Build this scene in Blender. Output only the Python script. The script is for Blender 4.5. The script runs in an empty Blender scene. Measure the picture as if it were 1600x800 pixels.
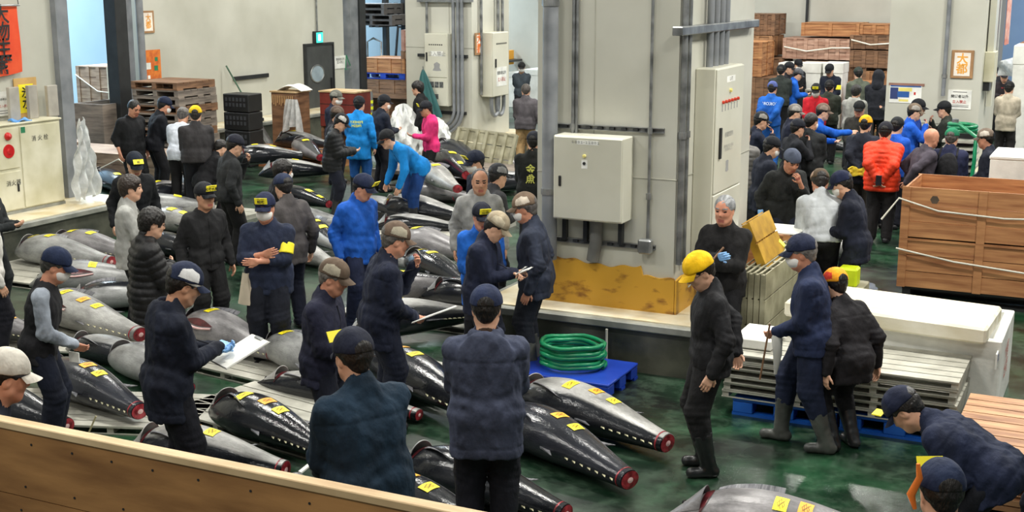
import bpy, bmesh, math, random
import numpy as np
from math import sin, cos, tan, pi, radians, atan2, sqrt
from mathutils import Vector, Matrix
SC = bpy.context.scene
C = SC.collection
rng = random.Random(7)

# ---------------------------------------------------------------- camera, world, lights, exposure
CAM_F = 2000.0; CAM_PITCH = radians(12.13); CAM_YAW = radians(26.0); CAM_H = 3.6
cam_d = bpy.data.cameras.new('camera'); cam = bpy.data.objects.new('camera', cam_d); C.objects.link(cam)
cam_d.sensor_width = 36; cam_d.lens = CAM_F / 1600 * 36; cam_d.clip_end = 200
cam.location = (0, 0, CAM_H); cam.rotation_euler = (pi / 2 - CAM_PITCH, 0, CAM_YAW)
SC.camera = cam
SC.view_settings.view_transform = 'Standard'; SC.view_settings.look = 'None'
SC.view_settings.exposure = 0.0; SC.view_settings.gamma = 1; SC.view_settings.use_curve_mapping = False
W = bpy.data.worlds.new('world'); SC.world = W; W.use_nodes = True
W.node_tree.nodes['Background'].inputs[0].default_value = (0.80, 0.83, 0.80, 1)
W.node_tree.nodes['Background'].inputs[1].default_value = 0.30
def lamp(x, y, z, sx, sy, power, col=(1, 0.98, 0.91), rot=(0, 0, 0)):
    d = bpy.data.lights.new('unseen_ceiling_light', 'AREA'); d.shape = 'RECTANGLE'; d.size = sx; d.size_y = sy
    d.energy = power; d.color = col
    o = bpy.data.objects.new('unseen_ceiling_light', d); C.objects.link(o); o.location = (x, y, z); o.rotation_euler = rot
for lx in (-14.5, -9.5, -4.5, 0.5):
    for ly in (5.5, 11.0, 17.5, 24.0):
        lamp(lx, ly, 7.2, 1.6, 0.5, (480 if lx > 0 else 290) if ly > 8 else 170)
for lx in (-10.0, -5.0, -1.0): lamp(lx, -1.0, 7.2, 1.6, .5, 130)  # unseen row behind the viewer, added to brighten the plywood wall and camera-facing sides
for lx in (-9.0, -2.5, 3.0): lamp(lx, 30.0, 7.2, 1.6, 0.5, 300)
lamp(-21, 20, 6.5, 1.5, 5, 1300, (0.80, 0.92, 1.0)); lamp(-21, 33, 6.5, 1.5, 5, 1300, (0.80, 0.92, 1.0))
lamp(1.5, 33.0, 6.5, 2, 2, 330, (0.82, 0.9, 1.0))

# ---------------------------------------------------------------- photograph geometry: a pixel of the 1600x800 frame to a point
def ray(px, py):
    x = (px - 800) / CAM_F; y = (400 - py) / CAM_F
    f = cos(CAM_PITCH) + y * sin(CAM_PITCH); z = -sin(CAM_PITCH) + y * cos(CAM_PITCH)
    return x * cos(CAM_YAW) - f * sin(CAM_YAW), x * sin(CAM_YAW) + f * cos(CAM_YAW), z
def P(px, py, z=0.0):
    r = ray(px, py); t = (z - CAM_H) / r[2]; return Vector((r[0] * t, r[1] * t, z))
def PY(px, py, Y):
    r = ray(px, py); t = Y / r[1]; return Vector((r[0] * t, Y, CAM_H + r[2] * t))
def PX(px, py, X):
    r = ray(px, py); t = X / r[0]; return Vector((X, r[1] * t, CAM_H + r[2] * t))
def away(px):
    return radians(116) - atan2(px - 800, CAM_F)

# ---------------------------------------------------------------- materials
MATS = {}
def mat(name, c1=0, c2=None, scale=4.0, rough=0.6, rough2=None, metal=0.0, bump=0.0, bscale=None, stretch=(1, 1, 1),
        emit=None, alpha=1.0, detail=4.0, spec=0.5, trans=0.0, contrast=(0.35, 0.65), coat=0.0, sheen=0.0):
    if name in MATS: return MATS[name]
    m = bpy.data.materials.new(name); m.use_nodes = True; MATS[name] = m
    nt = m.node_tree; b = nt.nodes['Principled BSDF']; N = nt.nodes.new; L = nt.links.new
    b.inputs['Roughness'].default_value = rough; b.inputs['Metallic'].default_value = metal
    b.inputs['Specular IOR Level'].default_value = spec
    b.inputs['Coat Weight'].default_value = coat; b.inputs['Sheen Weight'].default_value = sheen
    tc = N('ShaderNodeTexCoord'); mp = N('ShaderNodeMapping'); mp.inputs['Scale'].default_value = stretch
    L(tc.outputs['Object'], mp.inputs[0])
    no = N('ShaderNodeTexNoise'); no.inputs['Scale'].default_value = scale; no.inputs['Detail'].default_value = detail
    L(mp.outputs[0], no.inputs['Vector'])
    cr = N('ShaderNodeValToRGB'); cr.color_ramp.elements[0].position = contrast[0]; cr.color_ramp.elements[1].position = contrast[1]
    if c2 is None: c2 = tuple(min(1, v * 1.18 + .002) for v in c1); c1 = tuple(v * .88 for v in c1)
    cr.color_ramp.elements[0].color = (*c1, 1); cr.color_ramp.elements[1].color = (*c2, 1)
    L(no.outputs[0], cr.inputs[0]); L(cr.outputs[0], b.inputs['Base Color'])
    if rough2 is not None:
        mr = N('ShaderNodeMapRange'); mr.inputs[1].default_value = .35; mr.inputs[2].default_value = .65
        mr.inputs[3].default_value = rough; mr.inputs[4].default_value = rough2
        L(no.outputs[0], mr.inputs[0]); L(mr.outputs[0], b.inputs['Roughness'])
    if bump:
        n2 = N('ShaderNodeTexNoise'); n2.inputs['Scale'].default_value = bscale or scale * 3; n2.inputs['Detail'].default_value = 3
        L(mp.outputs[0], n2.inputs['Vector'])
        bp = N('ShaderNodeBump'); bp.inputs['Strength'].default_value = bump; bp.inputs['Distance'].default_value = .02
        L(n2.outputs[0], bp.inputs['Height']); L(bp.outputs[0], b.inputs['Normal'])
    if emit: b.inputs['Emission Color'].default_value = (*emit[0], 1); b.inputs['Emission Strength'].default_value = emit[1]
    b.inputs['Alpha'].default_value = alpha; b.inputs['Transmission Weight'].default_value = trans
    return m
def srgb(r, g, b):
    f = lambda v: ((v / 255 + .055) / 1.055) ** 2.4 if v > 10 else v / 255 / 12.92
    return (f(r), f(g), f(b))
def paint(name, rgb, rough=.45, **k): return mat(name, srgb(*rgb), rough=rough, **k)
def cloth(rgb, rough=.85):
    n = 'cloth_%d_%d_%d_%d' % (*rgb, int(rough * 100)); c = srgb(*rgb)
    return mat(n, tuple(v * .66 for v in c), tuple(v * 1.12 + .001 for v in c), scale=7, rough=rough, bump=.8, bscale=15, stretch=(1, 1, .6), spec=.3)

WALL = mat('painted_wall_panel', srgb(186, 185, 172), srgb(205, 204, 192), scale=.7, rough=.5, bump=.03, bscale=3, detail=6)
WALLG = mat('painted_wall_shade', srgb(178, 178, 168), srgb(196, 196, 186), scale=.7, rough=.5, detail=6)
BLUEW = mat('pale_blue_wall', srgb(176, 210, 234), srgb(190, 220, 242), scale=.5, rough=.6)
BLUEW2 = mat('dusty_blue_wall', srgb(120, 150, 190), srgb(140, 170, 205), scale=.5, rough=.6)
DARKM = mat('dark_metal', srgb(48, 50, 52), rough=.4, metal=.3)
STEEL = mat('galvanised_steel', srgb(110, 112, 112), srgb(160, 162, 162), scale=6, rough=.38, metal=.65)
PIPEG = mat('grey_pipe', srgb(112, 116, 120), srgb(140, 143, 147), scale=3, rough=.4)
CABIN = mat('cream_cabinet', srgb(205, 203, 186), srgb(218, 216, 200), scale=1.3, rough=.35, bump=.02)
CABIN2 = mat('cream_cabinet_dirty', srgb(196, 191, 160), srgb(222, 218, 195), scale=2.2, rough=.4, detail=7)
WHITE = mat('white_paper', srgb(232, 232, 226), rough=.6)
BLACK = mat('black_ink', (.012, .012, .012), rough=.6)
REDP = mat('red_ink', srgb(190, 40, 30), rough=.5)
ORANGEP = mat('orange_ink', srgb(235, 160, 50), rough=.5)
YEL = mat('yellow_card', srgb(250, 232, 30), srgb(255, 240, 60), rough=.5)
ORA = mat('orange_card', srgb(245, 170, 40), srgb(255, 185, 60), rough=.5)
CONC = mat('mossy_concrete', srgb(38, 42, 34), srgb(88, 88, 76), scale=2.2, rough=.45, detail=8, bump=.25, bscale=9)
PLTOP = mat('worn_cream_plinth', srgb(200, 182, 140), srgb(232, 226, 205), scale=2.5, rough=.35, detail=8)
KERB = mat('grey_kerb_edge', srgb(120, 122, 116), srgb(160, 160, 150), scale=3, rough=.4)
YPAINT = mat('scuffed_yellow_paint', srgb(140, 92, 34), srgb(206, 156, 52), scale=5, rough=.45, detail=9, contrast=(.30, .44), stretch=(1, 1, 2.2))
def wood(name, a, b, st=(1, 1, 8), sc=2.2, rough=.6):
    if name in MATS: return MATS[name]
    return mat(name, srgb(*a), srgb(*b), scale=sc, rough=rough, stretch=st, detail=8, bump=.08, bscale=6, contrast=(.3, .7))
WOODN = wood('plywood_near', (124, 84, 46), (178, 130, 78), (1, 1, 5), 1.6)
WOODC = wood('crate_wood', (138, 84, 50), (200, 146, 96), (.6, 1, 7), 2.6)
WOODD = wood('crate_wood_dark', (92, 66, 48), (150, 112, 82), (1, 1, 7), 2)
WOODG = wood('grey_weathered_wood', (92, 84, 78), (150, 138, 126), (1, 1, 7), 2)
WOODT = wood('worn_wood_top', (172, 140, 98), (226, 200, 158), (1, 6, 1), 2)
FOAM = mat('white_styrofoam', srgb(214, 214, 208), srgb(240, 240, 234), scale=3, rough=.7, bump=.1, bscale=40)
FOAMD = mat('dirty_styrofoam', srgb(205, 196, 165), srgb(238, 235, 222), scale=2.5, rough=.7, bump=.35, bscale=14, detail=8, stretch=(.6, 2, 1))
PLAST = mat('crumpled_clear_plastic', srgb(205, 208, 208), srgb(235, 238, 238), scale=9, rough=.25, bump=.9, bscale=14, alpha=.62)
BLUEP = mat('blue_plastic', srgb(22, 82, 175), srgb(36, 104, 200), scale=3, rough=.35)
BLUED = mat('deep_blue_plastic', srgb(22, 52, 150), srgb(32, 66, 170), scale=3, rough=.35)
GREENH = mat('green_hose_rubber', srgb(14, 110, 72), srgb(26, 140, 92), scale=5, rough=.3)
SLAT = mat('cast_aluminium', srgb(165, 163, 152), srgb(200, 198, 186), scale=5, rough=.4, metal=.25, detail=7)
SLATD = mat('grimy_resin_grating', srgb(128, 124, 100), srgb(170, 166, 140), scale=5, rough=.5, detail=7)
YGRAT = mat('yellow_resin_grating', srgb(158, 118, 30), srgb(205, 160, 50), scale=5, rough=.5, detail=7)

def floor_mat():
    m = bpy.data.materials.new('wet_green_floor'); m.use_nodes = True; nt = m.node_tree; b = nt.nodes['Principled BSDF']; N = nt.nodes.new; L = nt.links.new
    tc = N('ShaderNodeTexCoord')
    n1 = N('ShaderNodeTexNoise'); n1.inputs['Scale'].default_value = .9; n1.inputs['Detail'].default_value = 8; n1.inputs['Roughness'].default_value = .62; n1.inputs['Distortion'].default_value = .6
    n2 = N('ShaderNodeTexNoise'); n2.inputs['Scale'].default_value = 3.6; n2.inputs['Detail'].default_value = 9; n2.inputs['Roughness'].default_value = .7
    n3 = N('ShaderNodeTexNoise'); n3.inputs['Scale'].default_value = .35; n3.inputs['Detail'].default_value = 4
    for n in (n1, n2, n3): L(tc.outputs['Object'], n.inputs['Vector'])
    r1 = N('ShaderNodeValToRGB'); e = r1.color_ramp.elements
    e[0].position = .33; e[0].color = (*srgb(9, 15, 12), 1); e[1].position = .66; e[1].color = (*srgb(36, 76, 50), 1)
    x = e.new(.5); x.color = (*srgb(15, 38, 24), 1)
    L(n1.outputs[0], r1.inputs[0])
    r2 = N('ShaderNodeValToRGB'); e = r2.color_ramp.elements
    e[0].position = .45; e[0].color = (0, 0, 0, 1); e[1].position = .72; e[1].color = (1, 1, 1, 1)
    L(n2.outputs[0], r2.inputs[0])
    mx = N('ShaderNodeMixRGB'); mx.inputs[2].default_value = (*srgb(112, 140, 116), 1)
    mu = N('ShaderNodeMath'); mu.operation = 'MULTIPLY'; mu.inputs[1].default_value = .28
    L(r2.outputs[0], mu.inputs[0]); L(mu.outputs[0], mx.inputs[0]); L(r1.outputs[0], mx.inputs[1])
    L(mx.outputs[0], b.inputs['Base Color'])
    mr = N('ShaderNodeMapRange'); mr.inputs[1].default_value = .4; mr.inputs[2].default_value = .65; mr.inputs[3].default_value = .16; mr.inputs[4].default_value = .45
    L(n3.outputs[0], mr.inputs[0]); L(mr.outputs[0], b.inputs['Roughness'])
    bp = N('ShaderNodeBump'); bp.inputs['Strength'].default_value = .22; bp.inputs['Distance'].default_value = .02
    L(n2.outputs[0], bp.inputs['Height']); L(bp.outputs[0], b.inputs['Normal'])
    return m
FLOORM = floor_mat()

# ---------------------------------------------------------------- mesh collector
class MB:
    def __init__(s): s.v = []; s.f = []; s.mi = []; s.cur = 0
    def add(s, vs, fs):
        o = len(s.v); s.v += [tuple(v) for v in vs]; s.f += [tuple(i + o for i in f) for f in fs]; s.mi += [s.cur] * len(fs); return s
    def box(s, x0, y0, z0, x1, y1, z1, R=None):
        vs = [(x, y, z) for x in (x0, x1) for y in (y0, y1) for z in (z0, z1)]
        if R is not None: vs = [R @ Vector(v) for v in vs]
        return s.add(vs, [(0, 1, 3, 2), (4, 6, 7, 5), (0, 4, 5, 1), (2, 3, 7, 6), (0, 2, 6, 4), (1, 5, 7, 3)])
    def bar(s, a, b, w, h=None, up=(0, 0, 1)):
        h = h or w; a = Vector(a); b = Vector(b); d = (b - a).normalized(); u = Vector(up)
        if abs(d.dot(u)) > .98: u = Vector((1, 0, 0))
        r = d.cross(u).normalized(); u = r.cross(d)
        vs = [p + r * sx * w / 2 + u * sz * h / 2 for p in (a, b) for sx in (-1, 1) for sz in (-1, 1)]
        return s.add(vs, [(0, 2, 3, 1), (4, 5, 7, 6), (0, 1, 5, 4), (2, 6, 7, 3), (0, 4, 6, 2), (1, 3, 7, 5)])
    def tube(s, pts, r, n=10, cap=True, rs=None):
        pts = [Vector(p) for p in pts]; m = len(pts); o = len(s.v); vs = []; pr = None
        for i, p in enumerate(pts):
            d = (pts[min(i + 1, m - 1)] - pts[max(i - 1, 0)]).normalized()
            if pr is None:
                u = Vector((0, 0, 1)) if abs(d.z) < .9 else Vector((1, 0, 0)); pr = d.cross(u).normalized()
            else: pr = (pr - d * pr.dot(d)).normalized()
            q = d.cross(pr); rr = rs[i] if rs else r
            vs += [p + (pr * cos(2 * pi * k / n) + q * sin(2 * pi * k / n)) * rr for k in range(n)]
        fs = [(i * n + k, i * n + (k + 1) % n, (i + 1) * n + (k + 1) % n, (i + 1) * n + k) for i in range(m - 1) for k in range(n)]
        if cap: fs += [tuple(range(n))[::-1], tuple((m - 1) * n + k for k in range(n))]
        return s.add(vs, fs)
    def lathe(s, prof, c=(0, 0, 0), n=24, sx=1, sy=1):
        vs = [(c[0] + r * cos(2 * pi * k / n) * sx, c[1] + r * sin(2 * pi * k / n) * sy, c[2] + z) for r, z in prof for k in range(n)]
        fs = [(i * n + k, i * n + (k + 1) % n, (i + 1) * n + (k + 1) % n, (i + 1) * n + k) for i in range(len(prof) - 1) for k in range(n)]
        return s.add(vs, fs)
    def grid(s, fn, nu, nv, thick=0.0):
        vs = [Vector(fn(i / nu, j / nv)) for i in range(nu + 1) for j in range(nv + 1)]
        q = lambda i, j: i * (nv + 1) + j
        fs = [(q(i, j), q(i + 1, j), q(i + 1, j + 1), q(i, j + 1)) for i in range(nu) for j in range(nv)]
        if thick:
            n0 = len(vs); nr = [Vector() for _ in vs]
            for f in fs:
                nn = (vs[f[1]] - vs[f[0]]).cross(vs[f[2]] - vs[f[0]])
                for k in f: nr[k] += nn
            vs2 = [v - (n.normalized() * thick if n.length else Vector()) for v, n in zip(vs, nr)]
            f2 = [tuple(k + n0 for k in f[::-1]) for f in fs]
            rim = [q(i, 0) for i in range(nu)] + [q(nu, j) for j in range(nv)] + [q(i, nv) for i in range(nu, 0, -1)] + [q(0, j) for j in range(nv, 0, -1)]
            f3 = [(rim[k], rim[k - 1], rim[k - 1] + n0, rim[k] + n0) for k in range(len(rim))]
            return s.add(vs + vs2, fs + f2 + f3)
        return s.add(vs, fs)
    def build(s, name, m, parent=None, smooth=False, bevel=0.0, loc=None, rot=None, fix=True, mats=None):
        me = bpy.data.meshes.new(name); me.from_pydata(s.v, [], s.f)
        if mats:
            for k in mats: me.materials.append(k)
            me.polygons.foreach_set('material_index', s.mi)
        else: me.materials.append(m)
        if fix:
            bm = bmesh.new(); bm.from_mesh(me); bmesh.ops.recalc_face_normals(bm, faces=bm.faces)
            if bevel:
                bmesh.ops.bevel(bm, geom=[e for e in bm.edges if e.is_manifold and e.calc_face_angle(0) > .5], offset=bevel, segments=1, affect='EDGES', clamp_overlap=True)
            bm.to_mesh(me); bm.free()
        if smooth:
            me.polygons.foreach_set('use_smooth', [True] * len(me.polygons))
            try: me.set_sharp_from_angle(angle=radians(50))
            except Exception: pass
        o = bpy.data.objects.new(name, me); C.objects.link(o); o.parent = parent
        if loc is not None: o.location = loc
        if rot is not None: o.rotation_euler = rot
        return o
def empty(name, loc, rz=0.0, label=None, cat=None, group=None):
    o = bpy.data.objects.new(name, None); C.objects.link(o); o.location = loc; o.rotation_euler = (0, 0, rz)
    if label: o['label'] = label; o['category'] = cat
    if group: o['group'] = group
    return o
def tag(o, label, cat, group=None):
    o['label'] = label; o['category'] = cat
    if group: o['group'] = group
    return o
def struct(o): o['kind'] = 'structure'; return o
TXT = {}
def text_geo(s, size=1.0, bold=0.0, res=2, spacing=1.0):
    k = (s, bold, res, spacing)
    if k not in TXT:
        cu = bpy.data.curves.new('t', 'FONT'); cu.body = s; cu.size = 1; cu.align_x = 'CENTER'; cu.align_y = 'CENTER'; cu.resolution_u = res; cu.offset = bold; cu.space_line = spacing
        ob = bpy.data.objects.new('t', cu); C.objects.link(ob)
        bpy.context.view_layer.update()
        me = ob.evaluated_get(bpy.context.evaluated_depsgraph_get()).to_mesh()
        vs = [tuple(v.co) for v in me.vertices]; fs = [tuple(p.vertices) for p in me.polygons]
        bpy.data.objects.remove(ob); TXT[k] = (vs, fs)
    vs, fs = TXT[k]
    return [(x * size, y * size, 0) for x, y, z in vs], fs
def text(s, size, M, m, parent=None, name='lettering', bold=0.0, spacing=1.0, thick=.0015):
    """flat lettering with a little thickness, local x right, y up, z out of the surface, placed by matrix M"""
    vs, fs = text_geo(s, size, bold, 2, spacing)
    mb = MB(); n = len(vs)
    mb.add([M @ Vector((x, y, thick)) for x, y, z in vs], fs)
    return mb.build(name, m, parent, fix=False)
def face_y(x, y, z):   # surface facing -Y
    return Matrix.Translation((x, y, z)) @ Matrix.Rotation(pi / 2, 4, 'X')
def face_x(x, y, z):   # surface facing +X
    return Matrix.Translation((x, y, z)) @ Matrix.Rotation(pi / 2, 4, 'Z') @ Matrix.Rotation(pi / 2, 4, 'X')

# ================================================================ THE HALL
HT = 7.6
struct(MB().box(-30, -2, -.1, 14, 46, 0).build('floor', FLOORM))
def wall(name, m, *b): return struct(MB().box(*b).build(name, m))
wall('wall_back', WALLG, -17.8, 34.8, 0, -3.35, 35.1, HT)
wall('wall_back_blue', BLUEW2, -3.35, 36.5, 0, 12, 36.8, HT)
wall('wall_outer', BLUEW, -24.3, 8, 0, -24.0, 46, HT)
wall('wall_left', WALL, -18.1, 19.75, 0, -17.8, 27.0, HT)
wall('wall_left_pillar', WALL, -17.8, 3.0, 0, -14.0, 13.75, HT)
wall('wall_middle_pillar', WALL, -13.35, 22.5, 0, -11.85, 24.15, HT)
wall('wall_right_pillar', WALL, -3.88, 22.5, 0, -2.36, 24.9, HT)
wall('wall_main_pillar', WALL, -5.22, 11.27, 0, -3.8, 13.75, HT)
def plinth(x0, y0, x1, y1, h=.5):
    struct(MB().box(x0 + .05, y0 + .05, 0, x1 - .05, y1 - .05, h - .09).build('trim_plinth_side', CONC))
    struct(MB().box(x0, y0, h - .09, x1, y1, h - .012).build('trim_plinth_kerb', KERB, bevel=.012))
    struct(MB().box(x0 + .08, y0 + .08, h - .02, x1 - .08, y1 - .08, h).build('trim_plinth_top', PLTOP))
plinth(-5.75, 10.84, -3.42, 14.2)
plinth(-18.5, 6, -13.0, 14.3)
plinth(-13.8, 22.05, -11.4, 24.7)
plinth(-4.3, 22.05, -1.9, 25.4)
plinth(-17.85, 20.2, -16.95, 26.6, .62)
# steel door frames and tracks of the openings in the left wall
def frame_col(x0, y0, x1, y1): return struct(MB().box(x0, y0, 0, x1, y1, HT).build('trim_door_frame', DARKM, bevel=.01))
q0 = PX(180, 60, -17.7).y; q1 = PX(208, 60, -17.7).y
frame_col(-17.95, q0, -17.66, q0 + .32); struct(MB().box(-18.0, q0 + .32, 0, -17.72, q0 + .52, HT).build('trim_door_track', PIPEG))
struct(MB().tube([(-17.62, q0 + .62, 0), (-17.62, q0 + .62, HT)], .075, 12).build('trim_downpipe', PIPEG, smooth=True))
q2 = PX(546, 60, -17.7).y; struct(MB().box(-18.0, q2, 0, -17.66, q2 + .35, HT).build('trim_door_track', PIPEG)); frame_col(-17.95, q2 + .35, -17.6, q2 + .62)
struct(MB().box(-14.12, 13.75, 0.5, -13.9, 13.98, HT).build('trim_door_frame', PIPEG))
# panel joints on the pillars
jm = mat('panel_joint', srgb(168, 167, 155), rough=.6)
mb = MB()
for X in (-4.63,): mb.box(X - .004, 11.262, .5, X + .004, 11.27, HT)
mb.box(-5.22, 11.262, 1.78, -3.8, 11.27, 1.788); mb.box(-3.8, 11.27, 1.78, -3.792, 13.75, 1.788); mb.box(-5.22, 11.262, 3.62+1.2, -3.8, 11.27, 3.625+1.2)
for X in (-12.85, -12.35): mb.box(X - .004, 22.492, .5, X + .004, 22.5, HT)
mb.box(-13.35, 22.492, 2.3, -11.85, 22.5, 2.31); mb.box(-11.85, 22.5, 2.3, -11.842, 24.15, 2.31); mb.box(-3.88, 22.492, 1.25, -2.36, 22.5, 1.262)
struct(mb.build('trim_panel_joints', jm))
# yellow scuffed guard plate round the main pillar (ragged top edge)
def ragged(u, v):
    x = -5.24 + u * 1.46
    zt = .93 + .02 * sin(u * 9) - (.10 if u > .78 else 0) - .03 * sin(u * 37) * .4
    return (x, 11.245, .5 + v * (zt - .5))
struct(MB().grid(ragged, 60, 3, .02).build('trim_guard_plate', YPAINT))
def ragged2(u, v): return (-3.775, 11.245 + u * 2.5, .5 + v * (.33 + .02 * sin(u * 23)))
struct(MB().grid(ragged2, 40, 3, -.02).build('trim_guard_plate', YPAINT))

# --- door in the left wall
a = PX(475, 72, -17.8); b = PX(516, 72, -17.8)
d = struct(MB().box(-17.8, a.y, .0, -17.74, b.y, a.z).build('door_1', mat('charcoal_door', srgb(62, 64, 64), rough=.45), bevel=.006))
fr = MB().box(-17.8, a.y - .05, 0, -17.72, a.y, a.z + .05).box(-17.8, b.y, 0, -17.72, b.y + .05, a.z + .05).box(-17.8, a.y, a.z, -17.72, b.y, a.z + .05)
fr.build('door_frame', DARKM, d)
c = PX(496, 115, -17.73); mb = MB(); n = 28
mb.add([(-17.725, c.y + .27 * cos(2 * pi * k / n), c.z + .2 * sin(2 * pi * k / n)) for k in range(n)] , [tuple(range(n))]); mb.build('door_window', mat('frosted_port', srgb(140, 155, 165), rough=.2), d)
MB().tube([(-17.73, c.y + .27 * cos(2 * pi * k / n), c.z + .2 * sin(2 * pi * k / n)) for k in range(n + 1)], .018, 6, False).build('door_window_rim', STEEL, d, smooth=True)
MB().box(-17.74, b.y - .12, .95, -17.68, b.y - .08, 1.3).build('door_handle', DARKM, d, bevel=.006)

# ================================================================ BUILDERS FOR CRATES, PALLETS, GRATINGS
def tagged(name, loc, label, cat, group=None, rz=0.0): return empty(name, loc, rz, label, cat, group)
def crate(x0, y0, z0, x1, y1, z1, label, m=None, boards=4, cleats=3, open_top=False, group=None, cat='crate', feet=False, name='wooden_crate', cm=None):
    m = m or WOODC; cm = cm or m; w, dp, h = x1 - x0, y1 - y0, z1 - z0; t = .022
    r = tagged(name, ((x0 + x1) / 2, y0, z0), label, cat, group)
    hb = .09 if feet else 0.0
    def side(a, b, axis, at, th):
        mb = MB(); bh = (h - hb) / boards
        for k in range(boards):
            za = hb + k * bh + .004; zb = hb + (k + 1) * bh - .004
            if axis == 'x': mb.box(a, at, za, b, at + th, zb)
            else: mb.box(at, a, za, at + th, b, zb)
        return mb.build('side_panel', m, r)
    side(-w / 2, w / 2, 'x', t, t); side(-w / 2, w / 2, 'x', dp - 2 * t, t)
    side(t * 2, dp - t * 2, 'y', -w / 2 + t, t); side(t * 2, dp - t * 2, 'y', w / 2 - 2 * t, t)
    for k in range(cleats + 1):
        x = -w / 2 + .04 + (w - .08) * k / cleats
        MB().box(x - .045, 0, hb, x + .045, t, h).build('cleat', cm, r)
    for k in range(3):
        y = .05 + (dp - .1) * k / 2
        if x1 < 2: MB().box(w / 2 - t, y - .045, hb, w / 2, y + .045, h).build('cleat', cm, r)
    if open_top:
        MB().box(-w / 2, t, 0, w / 2, dp - t, .02).build('bottom_board', m, r)
    else:
        mb = MB(); n = max(3, int(dp / .14))
        for k in range(n): mb.box(-w / 2, dp * k / n + .003, h - .02, w / 2, dp * (k + 1) / n - .003, h)
        mb.build('lid', m, r)
    if feet:
        for k in range(3):
            y = .02 + (dp - .14) * k / 2
            MB().box(-w / 2, y, 0, w / 2, y + .1, hb).build('skid', cm, r)
    return r
def pallet(x0, y0, z0, w, dp, h, label, m, group=None, name='wooden_pallet', n=7, rz=0.0):
    r = tagged(name, (x0 + w / 2, y0 + dp / 2, z0), label, 'pallet', group, rz)
    a = h * .18; mb = MB()
    for k in range(n): mb.box(-w / 2, -dp / 2 + dp * k / n + .008, h - a, w / 2, -dp / 2 + dp * (k + 1) / n - .008, h)
    mb.build('deck', m, r)
    for X in (-w / 2 + .05, 0, w / 2 - .05):
        mb = MB(); mb.box(X - .045, -dp / 2, a, X + .045, dp / 2, h - a)
        mb.build('stringer', m, r)
    mb = MB()
    for k in (0, n // 2, n - 1): mb.box(-w / 2, -dp / 2 + dp * k / n + .008, 0, w / 2, -dp / 2 + dp * (k + 1) / n - .008, a)
    mb.build('bottom_board', m, r)
    return r
def plastic_pallet(x0, y0, z0, w, dp, h, label, m, group=None):
    r = tagged('plastic_pallet', (x0 + w / 2, y0 + dp / 2, z0), label, 'pallet', group); a = h * .2
    mb = MB(); mb.box(-w / 2, -dp / 2, h - a, w / 2, dp / 2, h)
    mb.build('deck', m, r, bevel=.008)
    for X in (-1, 0, 1):
        for Y in (-1, 0, 1):
            cx, cy = X * (w / 2 - .09), Y * (dp / 2 - .08)
            MB().box(cx - .085, cy - .075, a * .8, cx + .085, cy + .075, h - a).build('foot', m, r, bevel=.006)
    mb = MB()
    for Y in (-1, 0, 1):
        cy = Y * (dp / 2 - .05); mb.box(-w / 2, cy - .045, 0, w / 2, cy + .045, a * .8)
    mb.build('bottom_rail', m, r)
    return r
def grating(w, dp, h, m, name, loc, label, group=None, slats=7, M=None, cross=4):
    """flat slatted plate of width w (x), depth dp (y), height h"""
    r = tagged(name, loc, label, 'grating', group); mb = MB(); g = .016
    f = (lambda a: a) if M is None else (lambda a: M @ Vector(a))
    def bx(mb, *b):
        o = len(mb.v); mb.box(*b)
        for i in range(o, len(mb.v)): mb.v[i] = tuple(f(mb.v[i]))
    for k in range(slats): bx(mb, -w / 2, -dp / 2 + dp * k / slats + g / 2, h * .76, w / 2, -dp / 2 + dp * (k + 1) / slats - g / 2, h)
    mb.build('slat_deck', m, r)
    for k in range(cross):
        mb = MB(); X = -w / 2 + .03 + (w - .06) * k / (cross - 1); bx(mb, X - .028, -dp / 2 + .02, 0, X + .028, dp / 2 - .02, h * .76); mb.build('cross_bar', m, r)
    for y in (-dp / 2, dp / 2 - .014):
        mb = MB(); bx(mb, -w / 2 + .001, y + .001, h * .02, w / 2 - .001, y + .013, h * .16); mb.build('edge_rail', m, r)
    return r
def rope(pts, r, m, label, name='rope', cat='rope'):
    return tag(MB().tube(pts, r, 6).build(name, m, smooth=True), label, cat)
ROPE = mat('white_rope', srgb(225, 222, 208), rough=.7)

# ================================================================ MAIN PILLAR FITTINGS
r = tagged('electrical_cabinet', (-4.575, 11.262, 1.38), 'cream wall-hung electrical box with two buttons on the front of the main pillar', 'electrical box')
w = .71; mb = MB().box(-w / 2, -.26, 0, w / 2, 0, .80); mb.build('cabinet_body', CABIN, r, bevel=.01)
dr = MB().box(-w / 2 + .012, -.275, .012, w / 2 - .012, -.26, .79).build('door', CABIN, r, bevel=.006)
MB().box(-.29, -.29, .32, -.265, -.275, .42).build('door_handle', BLACK, dr, bevel=.004)
text('０００１−１１００１', .03, face_y(-.02, -.277, .745), BLACK, r, 'nameplate_lettering')
MB().box(-.11, -.2765, .725, .11, -.275, .765).build('nameplate', WHITE, r)
MB().lathe([(0, 0), (.016, 0), (.016, .015), (0, .018)], (0, 0, 0), 14).build('indicator_lamp', mat('amber_lamp', srgb(240, 225, 140), rough=.2), r, rot=(pi / 2, 0, 0), loc=(-.03, -.275, .62))
MB().box(-.06, -.2765, .50, 0, -.275, .58).build('button_plate', WHITE, r)
MB().lathe([(0, 0), (.014, 0), (.014, .012), (0, .014)], (0, 0, 0), 14).build('button', BLACK, r, rot=(pi / 2, 0, 0), loc=(-.03, -.2765, .55))
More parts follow.
